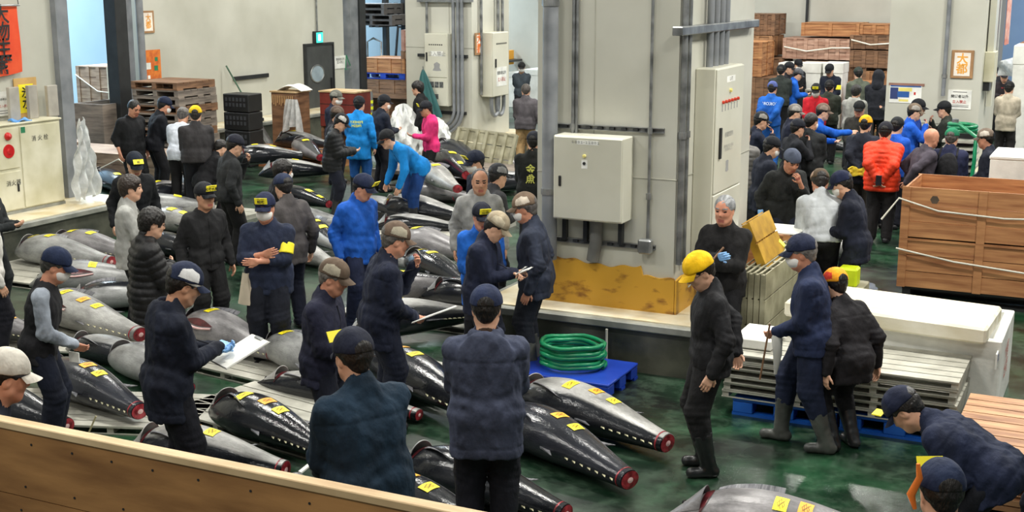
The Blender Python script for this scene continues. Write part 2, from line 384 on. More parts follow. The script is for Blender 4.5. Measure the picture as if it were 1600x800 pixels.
def strut(x0, x1, y, z, lab, h=.045):
    t = tagged('strut_channel', (x0, y, z), lab, 'mounting rail')
    MB().box(0, -.04, -h / 2, x1 - x0, 0, -h / 2 + .006).box(0, -.04, h / 2 - .006, x1 - x0, 0, h / 2).box(0, -.006, -h / 2, x1 - x0, 0, h / 2).build('channel', STEEL, t)
    mb = MB()
    for k in range(int((x1 - x0) / .12)): mb.box(.04 + k * .12, -.042, -.012, .09 + k * .12, -.006, .012)
    mb.build('bolt_strip', DARKM, t)
strut(-5.1, -3.92, 11.27, 2.24, 'horizontal slotted steel rail above the front electrical box of the main pillar')
strut(-5.1, -3.98, 11.27, 1.13, 'horizontal slotted steel rail under the front electrical box of the main pillar')
def pipe(pts, r, m, lab, clamps=(), name='conduit', cat='pipe', n=12):
    t = tagged(name, pts[0], lab, cat); o = Vector(pts[0])
    MB().tube([Vector(p) - o for p in pts], r, n).build('tube', m, t, smooth=True)
    for c in clamps:
        c = Vector(c) - o; MB().lathe([(r + .001, -.03), (r + .01, -.03), (r + .01, .03), (r + .001, .03)], c, n).build('clamp', STEEL, t)
    return t
pipe([(-5.02, 11.12, HT), (-5.02, 11.12, .95)], .075, PIPEG, 'thick grey downpipe on the left corner of the main pillar', [(-5.02, 11.12, 1.62), (-5.02, 11.12, 3.4)], 'downpipe')
pipe([(-4.83, 11.23, HT), (-4.83, 11.23, 2.18)], .018, STEEL, 'thin conduit dropping left into the front electrical box', [(-4.83, 11.23, 2.24)])
pipe([(-4.795, 11.23, HT), (-4.795, 11.23, 2.18)], .014, STEEL, 'thinnest conduit, right twin of the pair above the front electrical box')
pipe([(-4.05, 11.23, HT), (-4.05, 11.23, 1.17)], .015, STEEL, 'single thin conduit running down right of the front electrical box', [(-4.05, 11.23, 2.24), (-4.05, 11.23, 1.62)])
tag(MB().box(-4.12, 11.14, 1.08, -3.99, 11.225, 1.22).build('junction_box', STEEL, bevel=.015), 'small steel junction box at the bottom of the thin conduit on the main pillar', 'junction box')
t = pipe([(-4.56, 11.2, 1.38), (-4.56, 11.19, 1.15), (-4.60, 11.21, .96)], .062, mat('ribbed_grey_hose', srgb(105, 105, 102), rough=.6), 'ribbed grey flexible hose dropping from the front electrical box')
for k in range(9): t['rib'] = 1
for x in (-4.9, -4.68, -4.32):
    tag(MB().box(x - .02, 11.2, 1.14, x + .02, 11.26, 1.385).build('bracket', DARKM), 'dark upright bracket under the front electrical box, ' + {-4.9: 'left one', -4.68: 'middle one', -4.32: 'right one'}[x], 'bracket')
# tall control cabinet on the right face
r = tagged('control_cabinet', (-3.8, 11.76, .8), 'tall cream control cabinet with red lamps on the right face of the main pillar', 'control cabinet')
MB().box(0, 0, 0, .2, .92, 1.99).build('cabinet_body', CABIN, r, bevel=.01)
d1 = MB().box(.2, .008, .79, .215, .91, 1.98).build('door', CABIN, r, bevel=.005); d2 = MB().box(.2, .008, .01, .215, .91, .775).build('door', CABIN, r, bevel=.005)
MB().box(.215, .12, 1.12, .235, .17, 1.42).build('door_handle', BLACK, d1, bevel=.004)
MB().box(.2155, .32, 1.84, .2165, .6, 1.9).build('nameplate', WHITE, r); text('L-1T', .05, face_x(.2168, .46, 1.87), BLACK, r)
for k in range(6):
    y = .2 + k * .1
    MB().lathe([(0, 0), (.016, 0), (.016, .02), (0, .026)], (0, 0, 0), 12).build('indicator_lamp', mat('red_lamp', srgb(205, 60, 40), rough=.25), r, rot=(0, pi / 2, 0), loc=(.215, y, 1.66))
    MB().box(.2155, y - .012, 1.57, .2165, y + .012, 1.63).build('lamp_label', mat('grey_label', srgb(150, 150, 150)), r)
MB().lathe([(0, 0), (.02, 0), (.02, .02), (0, .026)], (0, 0, 0), 12).build('indicator_lamp', mat('amber_lamp', 0), r, rot=(0, pi / 2, 0), loc=(.215, .44, 1.76))
text('各電気室内', .055, face_x(.217, .45, 1.33), mat('grey_label', 0), r)
text('関係者以外立入禁止\n扉を閉めること', .035, face_x(.217, .45, 1.2), mat('grey_label', 0), r)
mb = MB(); 
for k in range(3): mb.box(.2155, .22 + k * .15, .48, .222, .35 + k * .15, .66)
mb.build('meter_window', mat('dark_meter_glass', srgb(70, 72, 72), srgb(120, 122, 122), scale=20, rough=.15), r)
pl = MB().lathe([(0, -.06), (.05, -.05), (.04, 0), (.05, .05), (0, .06)], (.2165, .42, 1.02), 10, .01, 1).build('warning_picture', mat('grey_label', 0), r)
for i, y in enumerate((11.30, 11.44)):
    pipe([(-3.76, y, HT), (-3.76, y, .98)], .03 - .008 * i, STEEL, ['thick vertical conduit near the front edge of the main pillar right face', 'thinner vertical conduit beside the thick one on the main pillar right face'][i], [(-3.76, y, 2.2)])
for i, y in enumerate((12.0, 12.18, 12.36, 12.52)):
    pipe([(-3.74, y, HT), (-3.74, y, 2.79)], .035, PIPEG, 'grey conduit dropping into the tall control cabinet, ' + ['first', 'second', 'third', 'fourth'][i] + ' from the pillar front')
tag(MB().box(-3.8, 11.05, 3.12, -3.70, 13.6, 3.2).build('cable_tray', STEEL, bevel=.008), 'horizontal steel tray high on the right face of the main pillar', 'cable tray')

# green hose coil on a blue pallet
plastic_pallet(-4.85, 9.98, 0, .92, .74, .15, 'blue plastic pallet under the green hose at the main pillar', BLUED)
pts = []; R0 = .30
for k in range(7 * 24 + 1):
    a = 2 * pi * k / 24; lay = k / 24
    pts.append((-4.44 + (R0 - .012 * (lay % 3) + .012 * sin(a * 3.3)) * cos(a) , 10.36 + (R0 - .02 * (lay % 3) + .014 * sin(a * 2.3)) * sin(a) * .9, .175 + .03 * lay + .006 * sin(a * 5)))
t = tag(MB().tube(pts, .021, 8).build('garden_hose', GREENH, smooth=True), 'thick green hose coiled on a blue pallet by the main pillar', 'hose')
pipe([(-4.28, 10.8, .02), (-4.28, 10.8, .41)], .012, mat('pale_pipe', srgb(180, 178, 165)), 'short pale pipe up the main pillar plinth behind the hose')

# ================================================================ RIGHT: crates, foam box, aluminium gratings
r = crate(-2.3, 14.8, .17, 1.9, 15.95, .735, 'lower long wooden crate at the right, under the open crate', boards=3, cleats=5)
r = crate(-2.3, 14.8, .737, 1.9, 15.95, 1.33, 'upper open-topped long wooden crate at the right with logo stamps', boards=3, cleats=5, open_top=True)
for x in (-1.95, -.3, .9):
    mb = MB(); mb.lathe([(0, 0), (.05, 0), (.05, .001), (0, .001)], (0, 0, 0), 6); mb.build('stamp_mark', mat('faded_stamp', srgb(80, 66, 52)), r, rot=(pi / 2, 0, 0), loc=(x + .2, .021, .46))
MB().box(-2.05, .36, .33, 2.05, .385, .5).build('inner_batten', WOODC, r)
pallet(-2.25, 14.85, 0, 4.1, 1.0, .17, 'black pallet under the two long wooden crates', mat('black_plastic', srgb(26, 27, 28), rough=.5), name='black_pallet', n=6)
rope([(-2.5, 14.7, .95), (-2.33, 14.76, 1.2), (-1.9, 14.78, 1.08), (-1.2, 14.77, 1.05), (-.2, 14.77, 1.1), (1.9, 14.77, 1.12)], .011, ROPE, 'white rope sagging across the upper long crate')
rope([(-2.33, 14.77, .62), (-1.7, 14.77, .52), (-.8, 14.77, .45), (.4, 14.77, .52), (1.9, 14.77, .55)], .011, ROPE, 'white rope sagging across the lower long crate')
# foam boxes on the crates
def foambox(x0, y0, z0, w, dp, h, label, group=None, lidm=None):
    r = tagged('styrofoam_box', (x0 + w / 2, y0, z0), label, 'styrofoam box', group)
    MB().box(-w / 2 + .01, .01, 0, w / 2 - .01, dp - .01, h * .84).build('box_body', FOAM, r, bevel=.008)
    MB().box(-w / 2, 0, h * .84, w / 2, dp, h).build('lid', lidm or FOAM, r, bevel=.012)
    return r
pallet(-1.56, 16.25, 0, 2.2, 1.1, 1.161, 'tall pallet behind the long crates carrying white foam boxes', WOODD, n=5)
foambox(-1.56, 16.3, 1.161, 1.9, .95, 0.087, 'flat white foam tray under the large foam box at right')
foambox(-1.55, 16.3, 1.249, 1.8, .9, 0.295, 'large white foam box standing behind the long wooden crates')
# large low foam tub with slab lid
r = tagged('styrofoam_tub', (-1.6, 10.95, 0), 'large open styrofoam tub behind the aluminium gratings', 'styrofoam tub')
x0, x1, y0, y1, zt = -.95, .77, .0, 1.15, .68
mb = MB().box(x0, y0, 0, x1, y0 + .08, zt).box(x0, y1 - .08, 0, x1, y1, zt).box(x0, y0 + .08, 0, x0 + .08, y1 - .08, zt).box(x1 - .08, y0 + .08, 0, x1, y1 - .08, zt).box(x0 + .08, y0 + .08, 0, x1 - .08, y1 - .08, .08)
mb.build('tub_wall', FOAM, r, bevel=.01)
text('大都\n出荷', .16, face_x(.773, .55, .38), mat('red_marker', srgb(200, 90, 80)), r, 'marker_writing')
def slab(u, v):
    return (u, v, 0)
mb = MB().box(-1.0, -.42, -.07, .7, .38, .07); sl = mb.build('styrofoam_slab', FOAMD, bevel=.02, loc=(-1.62, 11.25, .765)); sl.rotation_euler = (radians(1), radians(1), radians(-3))
tag(sl, 'long dirty white foam slab lying across the open styrofoam tub', 'styrofoam slab')
r = tag(MB().box(0, 0, 0, .012, .16, .13).build('blue_notice', WHITE, loc=(-.86, 10.83, .47)), 'small white notice with blue marks on the corner of the styrofoam tub', 'notice')
text('中', .11, face_x(.013, .08, .065), mat('blue_ink', srgb(40, 70, 150)), r)
# aluminium gratings
for i, (X, w) in enumerate(((-2.86, .88), (-1.96, .88))):
    plastic_pallet(X, 10.12, 0, w, 1.0, .15, ['blue plastic pallet at the left under the aluminium gratings', 'blue plastic pallet at the right under the aluminium gratings'][i], BLUEP)
names = ['lowest', 'second', 'third', 'fourth', 'fifth', 'topmost']
for k in range(6):
    grating(1.88, 1.02, .062, SLAT, 'aluminium_grating', (-2.01 + .008 * (k % 3), 10.61 + .008 * (k % 2), .152 + .064 * k), names[k] + ' aluminium grating of the flat stack on blue pallets', slats=7)
tag(MB().box(0, 0, 0, .34, .5, .09).build('styrofoam_sheet', FOAM, loc=(-2.93, 10.3, .54), bevel=.012), 'white foam lid on the left end of the aluminium grating stack', 'foam lid')
# upright grating stack
for k in range(5):
    M = Matrix.Rotation(pi / 2, 4, 'Y') @ Matrix.Rotation(pi / 2, 4, 'Z')
    M = Matrix.Translation((0, 0, .5)) @ Matrix(((0, 0, 1, 0), (1, 0, 0, 0), (0, 1, 0, 0), (0, 0, 0, 1)))
    grating(1.6, 1.0, .05, SLATD, 'upright_grating', (-3.17 + .057 * k, 12.0, 0), 'grey grating standing on edge, ' + ['pillar-side one', 'second from the pillar', 'middle one', 'fourth from the pillar', 'aisle-side one'][k] + ' of the upright stack', slats=4, M=M, cross=6)
M = Matrix.Translation((0, 0, .34)) @ Matrix.Rotation(radians(-24), 4, 'Y') @ Matrix(((0, 0, 1, 0), (1, 0, 0, 0), (0, 1, 0, 0), (0, 0, 0, 1)))
g = grating(.72, .66, .08, YGRAT, 'yellow_grating', (-3.12, 11.95, .72), 'yellow slatted grating leaning on top of the upright grating stack', slats=3, M=M, cross=9)
tag(MB().box(0, 0, 0, .5, .5, .012).build('cardboard_sheet', WHITE, loc=(-3.55, 13.0, 1.02)), 'white sheet lying behind the yellow grating', 'sheet')
r = crate(-3.7, 12.95, .5, -3.1, 13.5, 1.018, 'low box on the main pillar plinth under the white sheet', boards=3, cleats=2, cat='box')
tag(MB().box(0, 0, 0, .2, .2, .2).build('lime_container', mat('lime_plastic', srgb(205, 222, 30), rough=.4), loc=(-2.62, 13.0, .52), bevel=.02), 'lime yellow plastic container beyond the upright gratings', 'container')
tag(MB().box(-2.66, 12.98, 0, -2.36, 13.4, .52).build('grey_stand', SLATD, bevel=.01), 'grey stand under the lime yellow container', 'stand')
# trash bag with blue lining
c = P(1337, 452, .3)
def bag(u, v):
    a = 2 * pi * u; rr = (.18 + .05 * v) * (1 + .09 * sin(a * 5 + v * 3) * v); return (rr * cos(a), rr * sin(a), .34 * v)
r = tagged('trash_bag', (c.x, c.y, 0), 'clear trash bag with blue lining behind the foam tub', 'trash bag')
MB().grid(bag, 40, 8).build('bag', PLAST, r, smooth=True); MB().lathe([(0, .0), (.15, .01), (.19, .2), (.0, .24)], n=20).build('blue_lining', BLUEP, r, smooth=True)
# brown wooden slatted platform at right
for k in range(2):
    r = pallet(-.98, 8.55, .0 + .21 * k, 1.4, 1.75, .2, ['lower worn brown pallet beside the aluminium gratings at right', 'upper worn brown pallet beside the aluminium gratings at right'][k], wood('reddish_wood', (124, 80, 50), (192, 146, 104), (1, 7, 1), 2.2), n=11)

# ================================================================ FOREGROUND WOODEN WALL OF A CRATE
r = tagged('wooden_box_wall', (-3.6, 3.95, 0), 'large plywood side of a box crossing the bottom left foreground', 'wooden box')
for z0, z1 in ((0, .66), (.665, 1.305), (1.31, 1.625)): MB().box(-3.2, -.018, z0, 2.6, 0, z1).build('plywood_board', WOODN, r)
MB().box(-3.2, -.03, 1.625, 2.6, .035, 1.66).build('top_rail', WOODT, r, bevel=.004)
MB().box(-3.2, 0, 0, 2.6, .02, 1.62).build('backing_board', WOODN, r)
mb = MB()
for k in range(22):
    for z in (.72, 1.24, 1.36, 1.57): mb.lathe([(0, 0), (.006, 0), (.006, .003), (0, .003)], (0, 0, 0), 6); n = 4 * 6; dx = -3.1 + k * .26 + .05 * sin(k * 7 + z * 9); mb.v[-n:] = [(v[0] + dx, -.018 - v[2], v[1] + z) for v in mb.v[-n:]]
mb.build('nail_heads', DARKM, r)

# ================================================================ LEFT PILLAR FITTINGS
r = tagged('hydrant_cabinet', (-13.6, 11.9, .5), 'cream fire hydrant cabinet with red lamp and alarm on the left plinth', 'hydrant cabinet')
MB().box(-.34, 0, .04, 0, 1.48, 1.2).build('cabinet_body', CABIN2, r, bevel=.01)
MB().box(-.36, -.02, 1.2, .02, 1.5, 1.225).build('top_plate', CABIN2, r, bevel=.005)
d1 = MB().box(0, .74, .06, .015, 1.46, 1.17).build('door', CABIN2, r, bevel=.006)
MB().box(0, .04, .62, .015, .7, 1.17).build('door', CABIN2, r, bevel=.006); MB().box(0, .04, .06, .015, .7, .58).build('door', CABIN2, r, bevel=.006)
MB().box(-.34, 0, 0, .0, 1.48, .04).build('cabinet_base', KERB, r)
text('消 火 栓', .085, face_x(.017, 1.08, .98), BLACK, r, 'cabinet_lettering'); text('消火器', .085, face_x(.017, .56, .42), BLACK, r, 'cabinet_lettering')
RL = mat('red_plastic', srgb(190, 30, 30), rough=.25)
MB().lathe([(0, .05), (.04, .04), (.055, .015), (.055, 0)], n=20).build('alarm_lamp', RL, r, smooth=True, rot=(0, pi / 2, 0), loc=(.015, .52, 1.06))
MB().lathe([(0, .03), (.03, .03), (.04, .012), (.09, .012), (.095, 0)], n=24).build('alarm_horn', RL, r, smooth=True, rot=(0, pi / 2, 0), loc=(.015, .52, .86))
MB().box(.015, .755, 1.08, .018, .83, 1.16).build('green_sticker', mat('green_sticker', srgb(30, 120, 80)), r)
MB().box(.015, .62, .3, .03, .645, .4).build('door_handle', BLACK, r)
tag(MB().grid(lambda u, v: (u * .16, v * .28, .02 + .02 * sin(u * 5 + v * 7)), 8, 8, .02).build('blue_rag', mat('blue_rag', srgb(90, 150, 215)), loc=(-13.78, 12.62, 1.73)), 'folded blue rag on top of the hydrant cabinet', 'rag')
for i, (a, b_, c) in enumerate(((12, 28, 137), (42, 56, 134), (72, 88, 134))):
    A = PX(a, c, -13.82); B = PX(b_, c, -13.82)
    tag(MB().box(-13.86, A.y, 1.725, -13.8, B.y, A.z).build('steel_plate_post', mat('matte_grey_plate', srgb(165, 160, 150), rough=.6), bevel=.006), 'flat grey post standing behind the hydrant cabinet, ' + ['left one', 'middle one', 'right one'][i], 'post')
# banner, poster, notice
A = PX(27, 8, -13.92)
r = tagged('hanging_banner', (-13.92, A.y - .3, 2.33), 'orange-red cloth banner with big black brush writing hung on the left pillar', 'banner')
MB().grid(lambda u, v: (.012 * sin(u * 6) + .01 * sin(v * 5), -.42 + u * .72, .03 * (u - .4) ** 2 * 4 * (1 - v) + v * .93), 12, 12, .004).build('banner_cloth', mat('orange_red_cloth', srgb(226, 74, 38), srgb(236, 90, 48), rough=.8), r, smooth=True)
text('大\n物\n生\n鮮', .27, face_x(.028, -.02, .47), BLACK, r, 'brush_writing', bold=.02, spacing=.84)
MB().tube([(.02, -.45, .945), (.02, .32, .945)], .012, 8).build('rod', STEEL, r); MB().tube([(.02, .3, .945), (.0, .3, 1.2)], .006, 6).build('hook', DARKM, r)
A = PX(20, 123, -13.98); B = PX(60, 181, -13.98)
r = tagged('poster', (-13.98, (A.y + B.y) / 2, B.z), 'yellow ice water poster in a tan frame on the left pillar', 'poster')
w = (B.y - A.y); h = A.z - B.z
MB().box(0, -w / 2, 0, .012, w / 2, h).build('poster_frame', mat('tan_card', srgb(205, 165, 100)), r); MB().box(.012, -w * .32, h * .12, .015, w * .32, h * .84).build('poster_sheet', YEL, r)
text('氷\n水', .17, face_x(.017, 0, h * .48), BLACK, r, bold=.02, spacing=.9)
A = PX(-6, 144, -13.98); B = PX(16, 180, -13.98)
r = tagged('wall_notice', (-13.98, A.y, B.z), 'small white no-entry notice at the left edge of the left pillar', 'notice')
w = B.y - A.y; h = A.z - B.z; MB().box(0, 0, 0, .008, w, h).build('sheet', WHITE, r); text('関係者以外', w * .17, face_x(.01, w / 2, h * .68), BLACK, r); text('立入禁止', w * .2, face_x(.01, w / 2, h * .4), REDP, r)
mb = MB().box(.008, .02, h * .1, .0095, w - .02, h * .12).box(.008, .02, h * .2, .0095, w - .02, h * .22); mb.build('ruled_lines', BLACK, r)
# hanging plastic sheet on the end of the pillar
def sheet(u, v):
    a = (u - .5); w_ = .12 + .42 * v; return (.05 * sin(a * 22 + v * 5) * (.3 + v) + .03 * sin(v * 19 + a * 9), a * w_, -v * 1.1 + .03 * sin(a * 17) + .05 * abs(a))
c = PX(112, 178, -13.5)
tag(MB().grid(sheet, 40, 40, .004).build('plastic_sheet', PLAST, smooth=True, loc=(-13.42, 13.62, 1.66)), 'crumpled clear plastic sheet hanging at the end of the left pillar', 'plastic sheet')
c = PX(100, 160, -14.6)
tag(MB().lathe([(0, 0), (.14, .02), (.17, .2), (.13, .42), (.05, .5), (0, .5)], n=16).build('red_bag', mat('red_cloth', srgb(150, 35, 45), rough=.7), smooth=True, loc=(-14.5, 14.2, 1.45)), 'dark red bag behind the end of the left pillar', 'bag')
tag(MB().box(-14.8, 14.02, .5, -14.2, 14.29, 1.45).build('grey_cupboard', SLATD, bevel=.01), 'grey cupboard behind the hanging plastic sheet', 'cupboard')

# ================================================================ LEFT WALL: posters, door sign, stored goods
def wallposter(px0, px1, y0, y1, lab, frame, sheet_m, X=-17.79, chars=None, cm=ORANGEP):
    A = PX(px0, y0, X); B = PX(px1, y1, X); w = B.y - A.y; h = A.z - B.z
    r = tagged('poster', (X, A.y, B.z), lab, 'poster'); MB().box(0, 0, 0, .015, w, h).build('poster_frame', frame, r)
    if sheet_m: MB().box(.015, w * .14, h * .09, .018, w * .86, h * .91).build('poster_sheet', sheet_m, r)
    if chars: text(chars, min(w * .5, h * .36), face_x(.02, w / 2, h * .5), cm, r, bold=.02, spacing=.9)
    return r, w, h
TAN = mat('brown_frame_card', srgb(165, 125, 85)); PINKP = mat('cream_paper', srgb(240, 228, 215))
wallposter(220, 241, 17, 51, 'upper framed poster with two orange characters on the left wall', TAN, PINKP, chars='大\n都')
r, w, h = wallposter(221, 252, 79, 126, 'orange festival poster above the stacked wooden pallets', mat('orange_poster', srgb(200, 95, 40), srgb(225, 130, 50), scale=9), None)
for (u, v, s) in ((.3, .5, .13), (.72, .42, .1), (.3, .15, .07), (.75, .7, .08)): MB().box(.016, w * (u - s), h * (v - s * .8), .018, w * (u + s), h * (v + s * .8)).build('poster_patch', [WHITE, mat('green_sticker', 0), mat('pink_patch', srgb(230, 140, 120))][int(u * 10) % 3], r)
A = PX(364, 122, -17.79); B = PX(418, 119, -17.79)
tag(MB().box(-17.79, A.y, A.z - .06, -17.74, B.y, A.z + .03).build('bumper_rail', DARKM, bevel=.01), 'short dark rail on the left wall above the shovels', 'rail')
A = PX(490, 49, -17.75); B = PX(502, 68, -17.75)
r = tagged('exit_sign', (-17.75, A.y, B.z), 'lit green emergency exit sign above the charcoal door', 'exit sign')
MB().box(-.04, 0, 0, .06, B.y - A.y, A.z - B.z).build('sign_housing', DARKM, r, bevel=.01)
MB().box(.06, .02, .03, .066, B.y - A.y - .02, A.z - B.z - .03).build('sign_panel', mat('exit_green', srgb(60, 220, 190), emit=(srgb(60, 225, 195), 1.1)), r)
wz = A.z - B.z; wy = B.y - A.y
MB().box(.067, wy * .3, wz * .25, .07, wy * .62, wz * .75).build('sign_figure', mat('exit_white', srgb(235, 255, 250), emit=((.9, 1, .95), 1.1)), r)
MB().tube([(0, wy / 2, wz), (0, wy / 2, 5)], .02, 8).build('conduit', STEEL, r)
A = PX(522, 88, -17.79); B = PX(540, 106, -17.79); r = tagged('wall_notice', (-17.79, A.y, B.z), 'white printed notice right of the charcoal door', 'notice'); w = B.y - A.y; h = A.z - B.z
MB().box(0, 0, 0, .01, w, h).build('sheet', WHITE, r); text('関係者以外\n立入禁止', w * .15, face_x(.012, w / 2, h * .6), BLACK, r)
A = PX(541, 86, -17.7); tag(MB().tube([(-17.7, A.y, A.z), (-17.7, A.y + .22, A.z - .35), (-17.7, A.y - .05, A.z - .35), (-17.7, A.y, A.z)], .012, 6).build('green_hook_frame', GREENH), 'small green wire frame hanging beside the printed notice', 'wire frame')
# pallets
nn = ['bottom', 'second', 'third', 'fourth', 'fifth', 'sixth', 'seventh', 'eighth', 'ninth', 'tenth', 'eleventh', 'top']
for k in range(12):
    pallet(-17.02 + .02 * sin(k * 5), 18.6 + .02 * cos(k * 3), .147 * k, 1.1, 1.1, .145, nn[k] + ' grey weathered pallet of the tall stack at the left wall', [WOODG, WOODD][k % 3 == 2], n=6)
def slotbox(x0, y0, z0, w, dp, h, lab, group=None):
    r = tagged('plastic_basket', (x0 + w / 2, y0, z0), lab, 'plastic crate', group); m = mat('black_plastic', 0)
    MB().box(-w / 2, 0, 0, w / 2, dp, h).build('basket_body', m, r, bevel=.015)
    mb = MB()
    for i in range(6):
        for j in range(2): mb.box(-w * .4 + i * w * .14, -.006, h * (.3 + .3 * j), -w * .4 + i * w * .14 + w * .08, 0, h * (.5 + .3 * j))
    mb.build('slot_rim', mat('pale_slots', srgb(60, 62, 66)), r)
for k in range(4): slotbox(-16.22, 20.25, .36 * k, .62, .45, .35, ['lowest', 'second', 'third', 'topmost'][k] + ' black plastic basket of the stack beside the pallets')
# shovels
A = PX(365, 103, -17.5)
r = tagged('broom', (A.x, A.y, .62), 'long green-handled broom leaning on the left wall', 'broom'); MB().tube([(.35, .25, .05), (-.2, 0, A.z - .62)], .018, 8).build('handle', mat('green_handle', srgb(70, 100, 80)), r); MB().box(.25, .1, 0, .45, .4, .07).build('head', DARKM, r, bevel=.01)
A = P(380, 160, 1.5); 
r = tagged('shovel', (-16.75, 21.4, 0), 'orange-shafted shovel with steel blade standing against the ledge', 'shovel')
A = PX(379, 160, -16.8) - Vector((-16.75, 21.4, 0)); B = PX(400, 193, -16.6) - Vector((-16.75, 21.4, 0)); D = (B - A).normalized()
MB().tube([A, B], .018, 8).build('shaft', mat('orange_shaft', srgb(190, 95, 40)), r)
MB().tube([A + Vector((0, -.09, .02)), A - D * .13 + Vector((0, -.06, 0)), A - D * .13 + Vector((0, .06, 0)), A + Vector((0, .09, .02)), A + Vector((0, -.09, .02))], .016, 8).build('grip', BLACK, r)
MB().grid(lambda u, v: tuple(B + D * (.75 * v) + Vector((.03 * (2 * u - 1) ** 2, (u - .5) * .26 * (1 - .35 * v ** 4), 0))), 8, 8, .004).build('blade', STEEL, r, smooth=True)
# hook shelf and red crate
r = tagged('hook_rack', (-15.75, 21.6, 0), 'wooden rack hung with a row of fish hooks near the charcoal door', 'rack')
MB().box(-.32, .02, 0, .3, .5, 1.36).build('rack_body', WOODD, r, bevel=.01); MB().box(-.34, 0, 1.36, .32, .52, 1.39).build('top_board', WOODT, r)
mb = MB()
for k in range(12): mb.tube([(-.27 + k * .045, 0, 1.3), (-.27 + k * .045, -.02, 1.15 - .03 * (k % 3))], .009, 5)
mb.build('hook_handles', mat('pale_handles', srgb(190, 150, 100)), r)
r = tagged('red_crate', (-14.95, 22.4, 0), 'dark red painted wooden bin in front of the charcoal door', 'bin')
MB().box(-.45, 0, .62, .42, .6, 1.33).build('bin_body', mat('dark_red_paint', srgb(105, 38, 34), srgb(130, 52, 44), scale=4), r)
mb = MB(); [mb.box(-.45, -.004, z, .42, 0, z + .012) for z in (.85, 1.08)]; mb.build('board_gap', BLACK, r); MB().lathe([(0, 0), (.08, 0), (.08, .002), (0, .002)], n=20).build('round_label', WHITE, r, rot=(pi / 2, 0, 0), loc=(0, -.001, 1.2))
MB().box(-.45, .02, 0, -.40, .6, .62).box(.37, .02, 0, .42, .6, .62).box(-.45, .55, 0, .42, .6, .62).build('bin_legs', WOODD, r)
MB().box(-.47, -.02, 1.33, .44, .62, 1.36).build('top_rail', WOODT, r)
def drape(u, v): a = u - .5; return (a * (.26 + .34 * v), -.05 - .05 * sin(a * 22 + v * 3) * (.3 + v), -v * .62 + .06 * cos(a * 8) * v)
tag(MB().grid(drape, 20, 16, .003).build('plastic_sheet', PLAST, smooth=True, loc=(-15.45, 21.52, 1.25)), 'clear plastic sheet draped over the hook rack', 'plastic sheet')
tag(MB().grid(lambda u, v: (u * .62, v * .4, .1 * sin(u * 3.1) * (1 + .3 * sin(v * 9))), 12, 8, .01).build('foam_wrap', FOAM, smooth=True, loc=(-15.95, 21.65, 1.4)), 'white foam wrap lying on top of the hook rack', 'foam')
# bollards
def bollard(x, y, lab, h=.95):
    r = tagged('bollard', (x, y, 0), lab, 'bollard'); MB().lathe([(.1, 0), (.1, h - .06), (.07, h - .01), (0, h)], n=18).build('post', mat('grey_bollard', srgb(95, 98, 98), rough=.5), r, smooth=True)
    for k in range(3): MB().lathe([(.101, 0), (.106, .0), (.106, .075), (.101, .075)], (0, 0, h - .3 - .15 * k), 18).build('yellow_band', mat('hi_vis_yellow', srgb(215, 220, 40)), r)
c = PX(169, 170, -18.6); bollard(-18.6, c.y, 'grey bollard with yellow bands in the left doorway', 1.05)
c = PX(576, 142, -16.9); bollard(-16.9, c.y, 'grey bollard with yellow bands beside the second doorway', c.z)
# long crates on the floor in front of the opening
crate(-19.3, 19.0, 0, -15.75, 20.1, .66, 'long weathered fish crate tied with white rope behind the left aisle', WOODG, 3, 4) if False else crate(-19.2, 16.9, 0, -17.85, 18.3, .64, 'long weathered fish crate tied with white rope in the left doorway', wood('pinkish_crate_wood', (128, 104, 88), (188, 164, 142)), 3, 2)
crate(-17.75, 17.2, 0, -14.9, 18.2, .6, 'long pale crate tied with rope behind the left aisle', wood('pinkish_crate_wood', 0, 0), 3, 3)
rope([(-17.75, 17.18, .58), (-17.2, 17.15, .2), (-16.6, 17.15, .3), (-16.1, 17.15, .52), (-15.5, 17.15, .2), (-14.95, 17.17, .2)], .012, ROPE, 'white rope zigzagging over the long pale crate')
A = PX(108, 155, -19.0)
r = tagged('open_box', (-19.6, 18.6, 0), 'dark grey open wooden box standing in the left doorway', 'box')
zt = PY(130, 162, 18.6).z
m_ = WOODG; xa, xb = PY(116, 170, 18.6).x + 19.6, PY(160, 170, 18.6).x + 19.6
MB().box(xa, 0, 0, xb, .03, zt).build('side_panel', m_, r); MB().box(xa, .9, 0, xb, .93, zt).build('side_panel', m_, r); MB().box(xa, .03, 0, xa + .03, .9, zt).build('side_panel', m_, r); MB().box(xb - .03, .03, 0, xb, .9, zt).build('side_panel', m_, r)
Xa = PY(118, 105, 20.6).x; Xb = PY(186, 105, 20.6).x; Zt = PY(150, 104, 20.6).z
crate(Xa, 20.6, 0, Xb, 21.8, Zt * .5, 'lower pale crate stacked beyond the left doorway', wood('pinkish_crate_wood', 0, 0), 4, 4)
crate(Xa, 20.6, Zt * .5, Xb, 21.8, Zt, 'upper pale crate with rope stacked beyond the left doorway', wood('pinkish_crate_wood', 0, 0), 4, 4)
rope([(Xa, 20.58, Zt * .9), ((Xa + Xb) / 2, 20.57, Zt * .72), (Xb, 20.58, Zt * .7)], .012, ROPE, 'white rope across the pale crates beyond the left doorway')
rope([((Xa + Xb) / 2 + .3, 20.57, 0.05), ((Xa + Xb) / 2 + .3, 20.57, Zt)], .01, ROPE, 'vertical white rope on the pale crates beyond the left doorway')

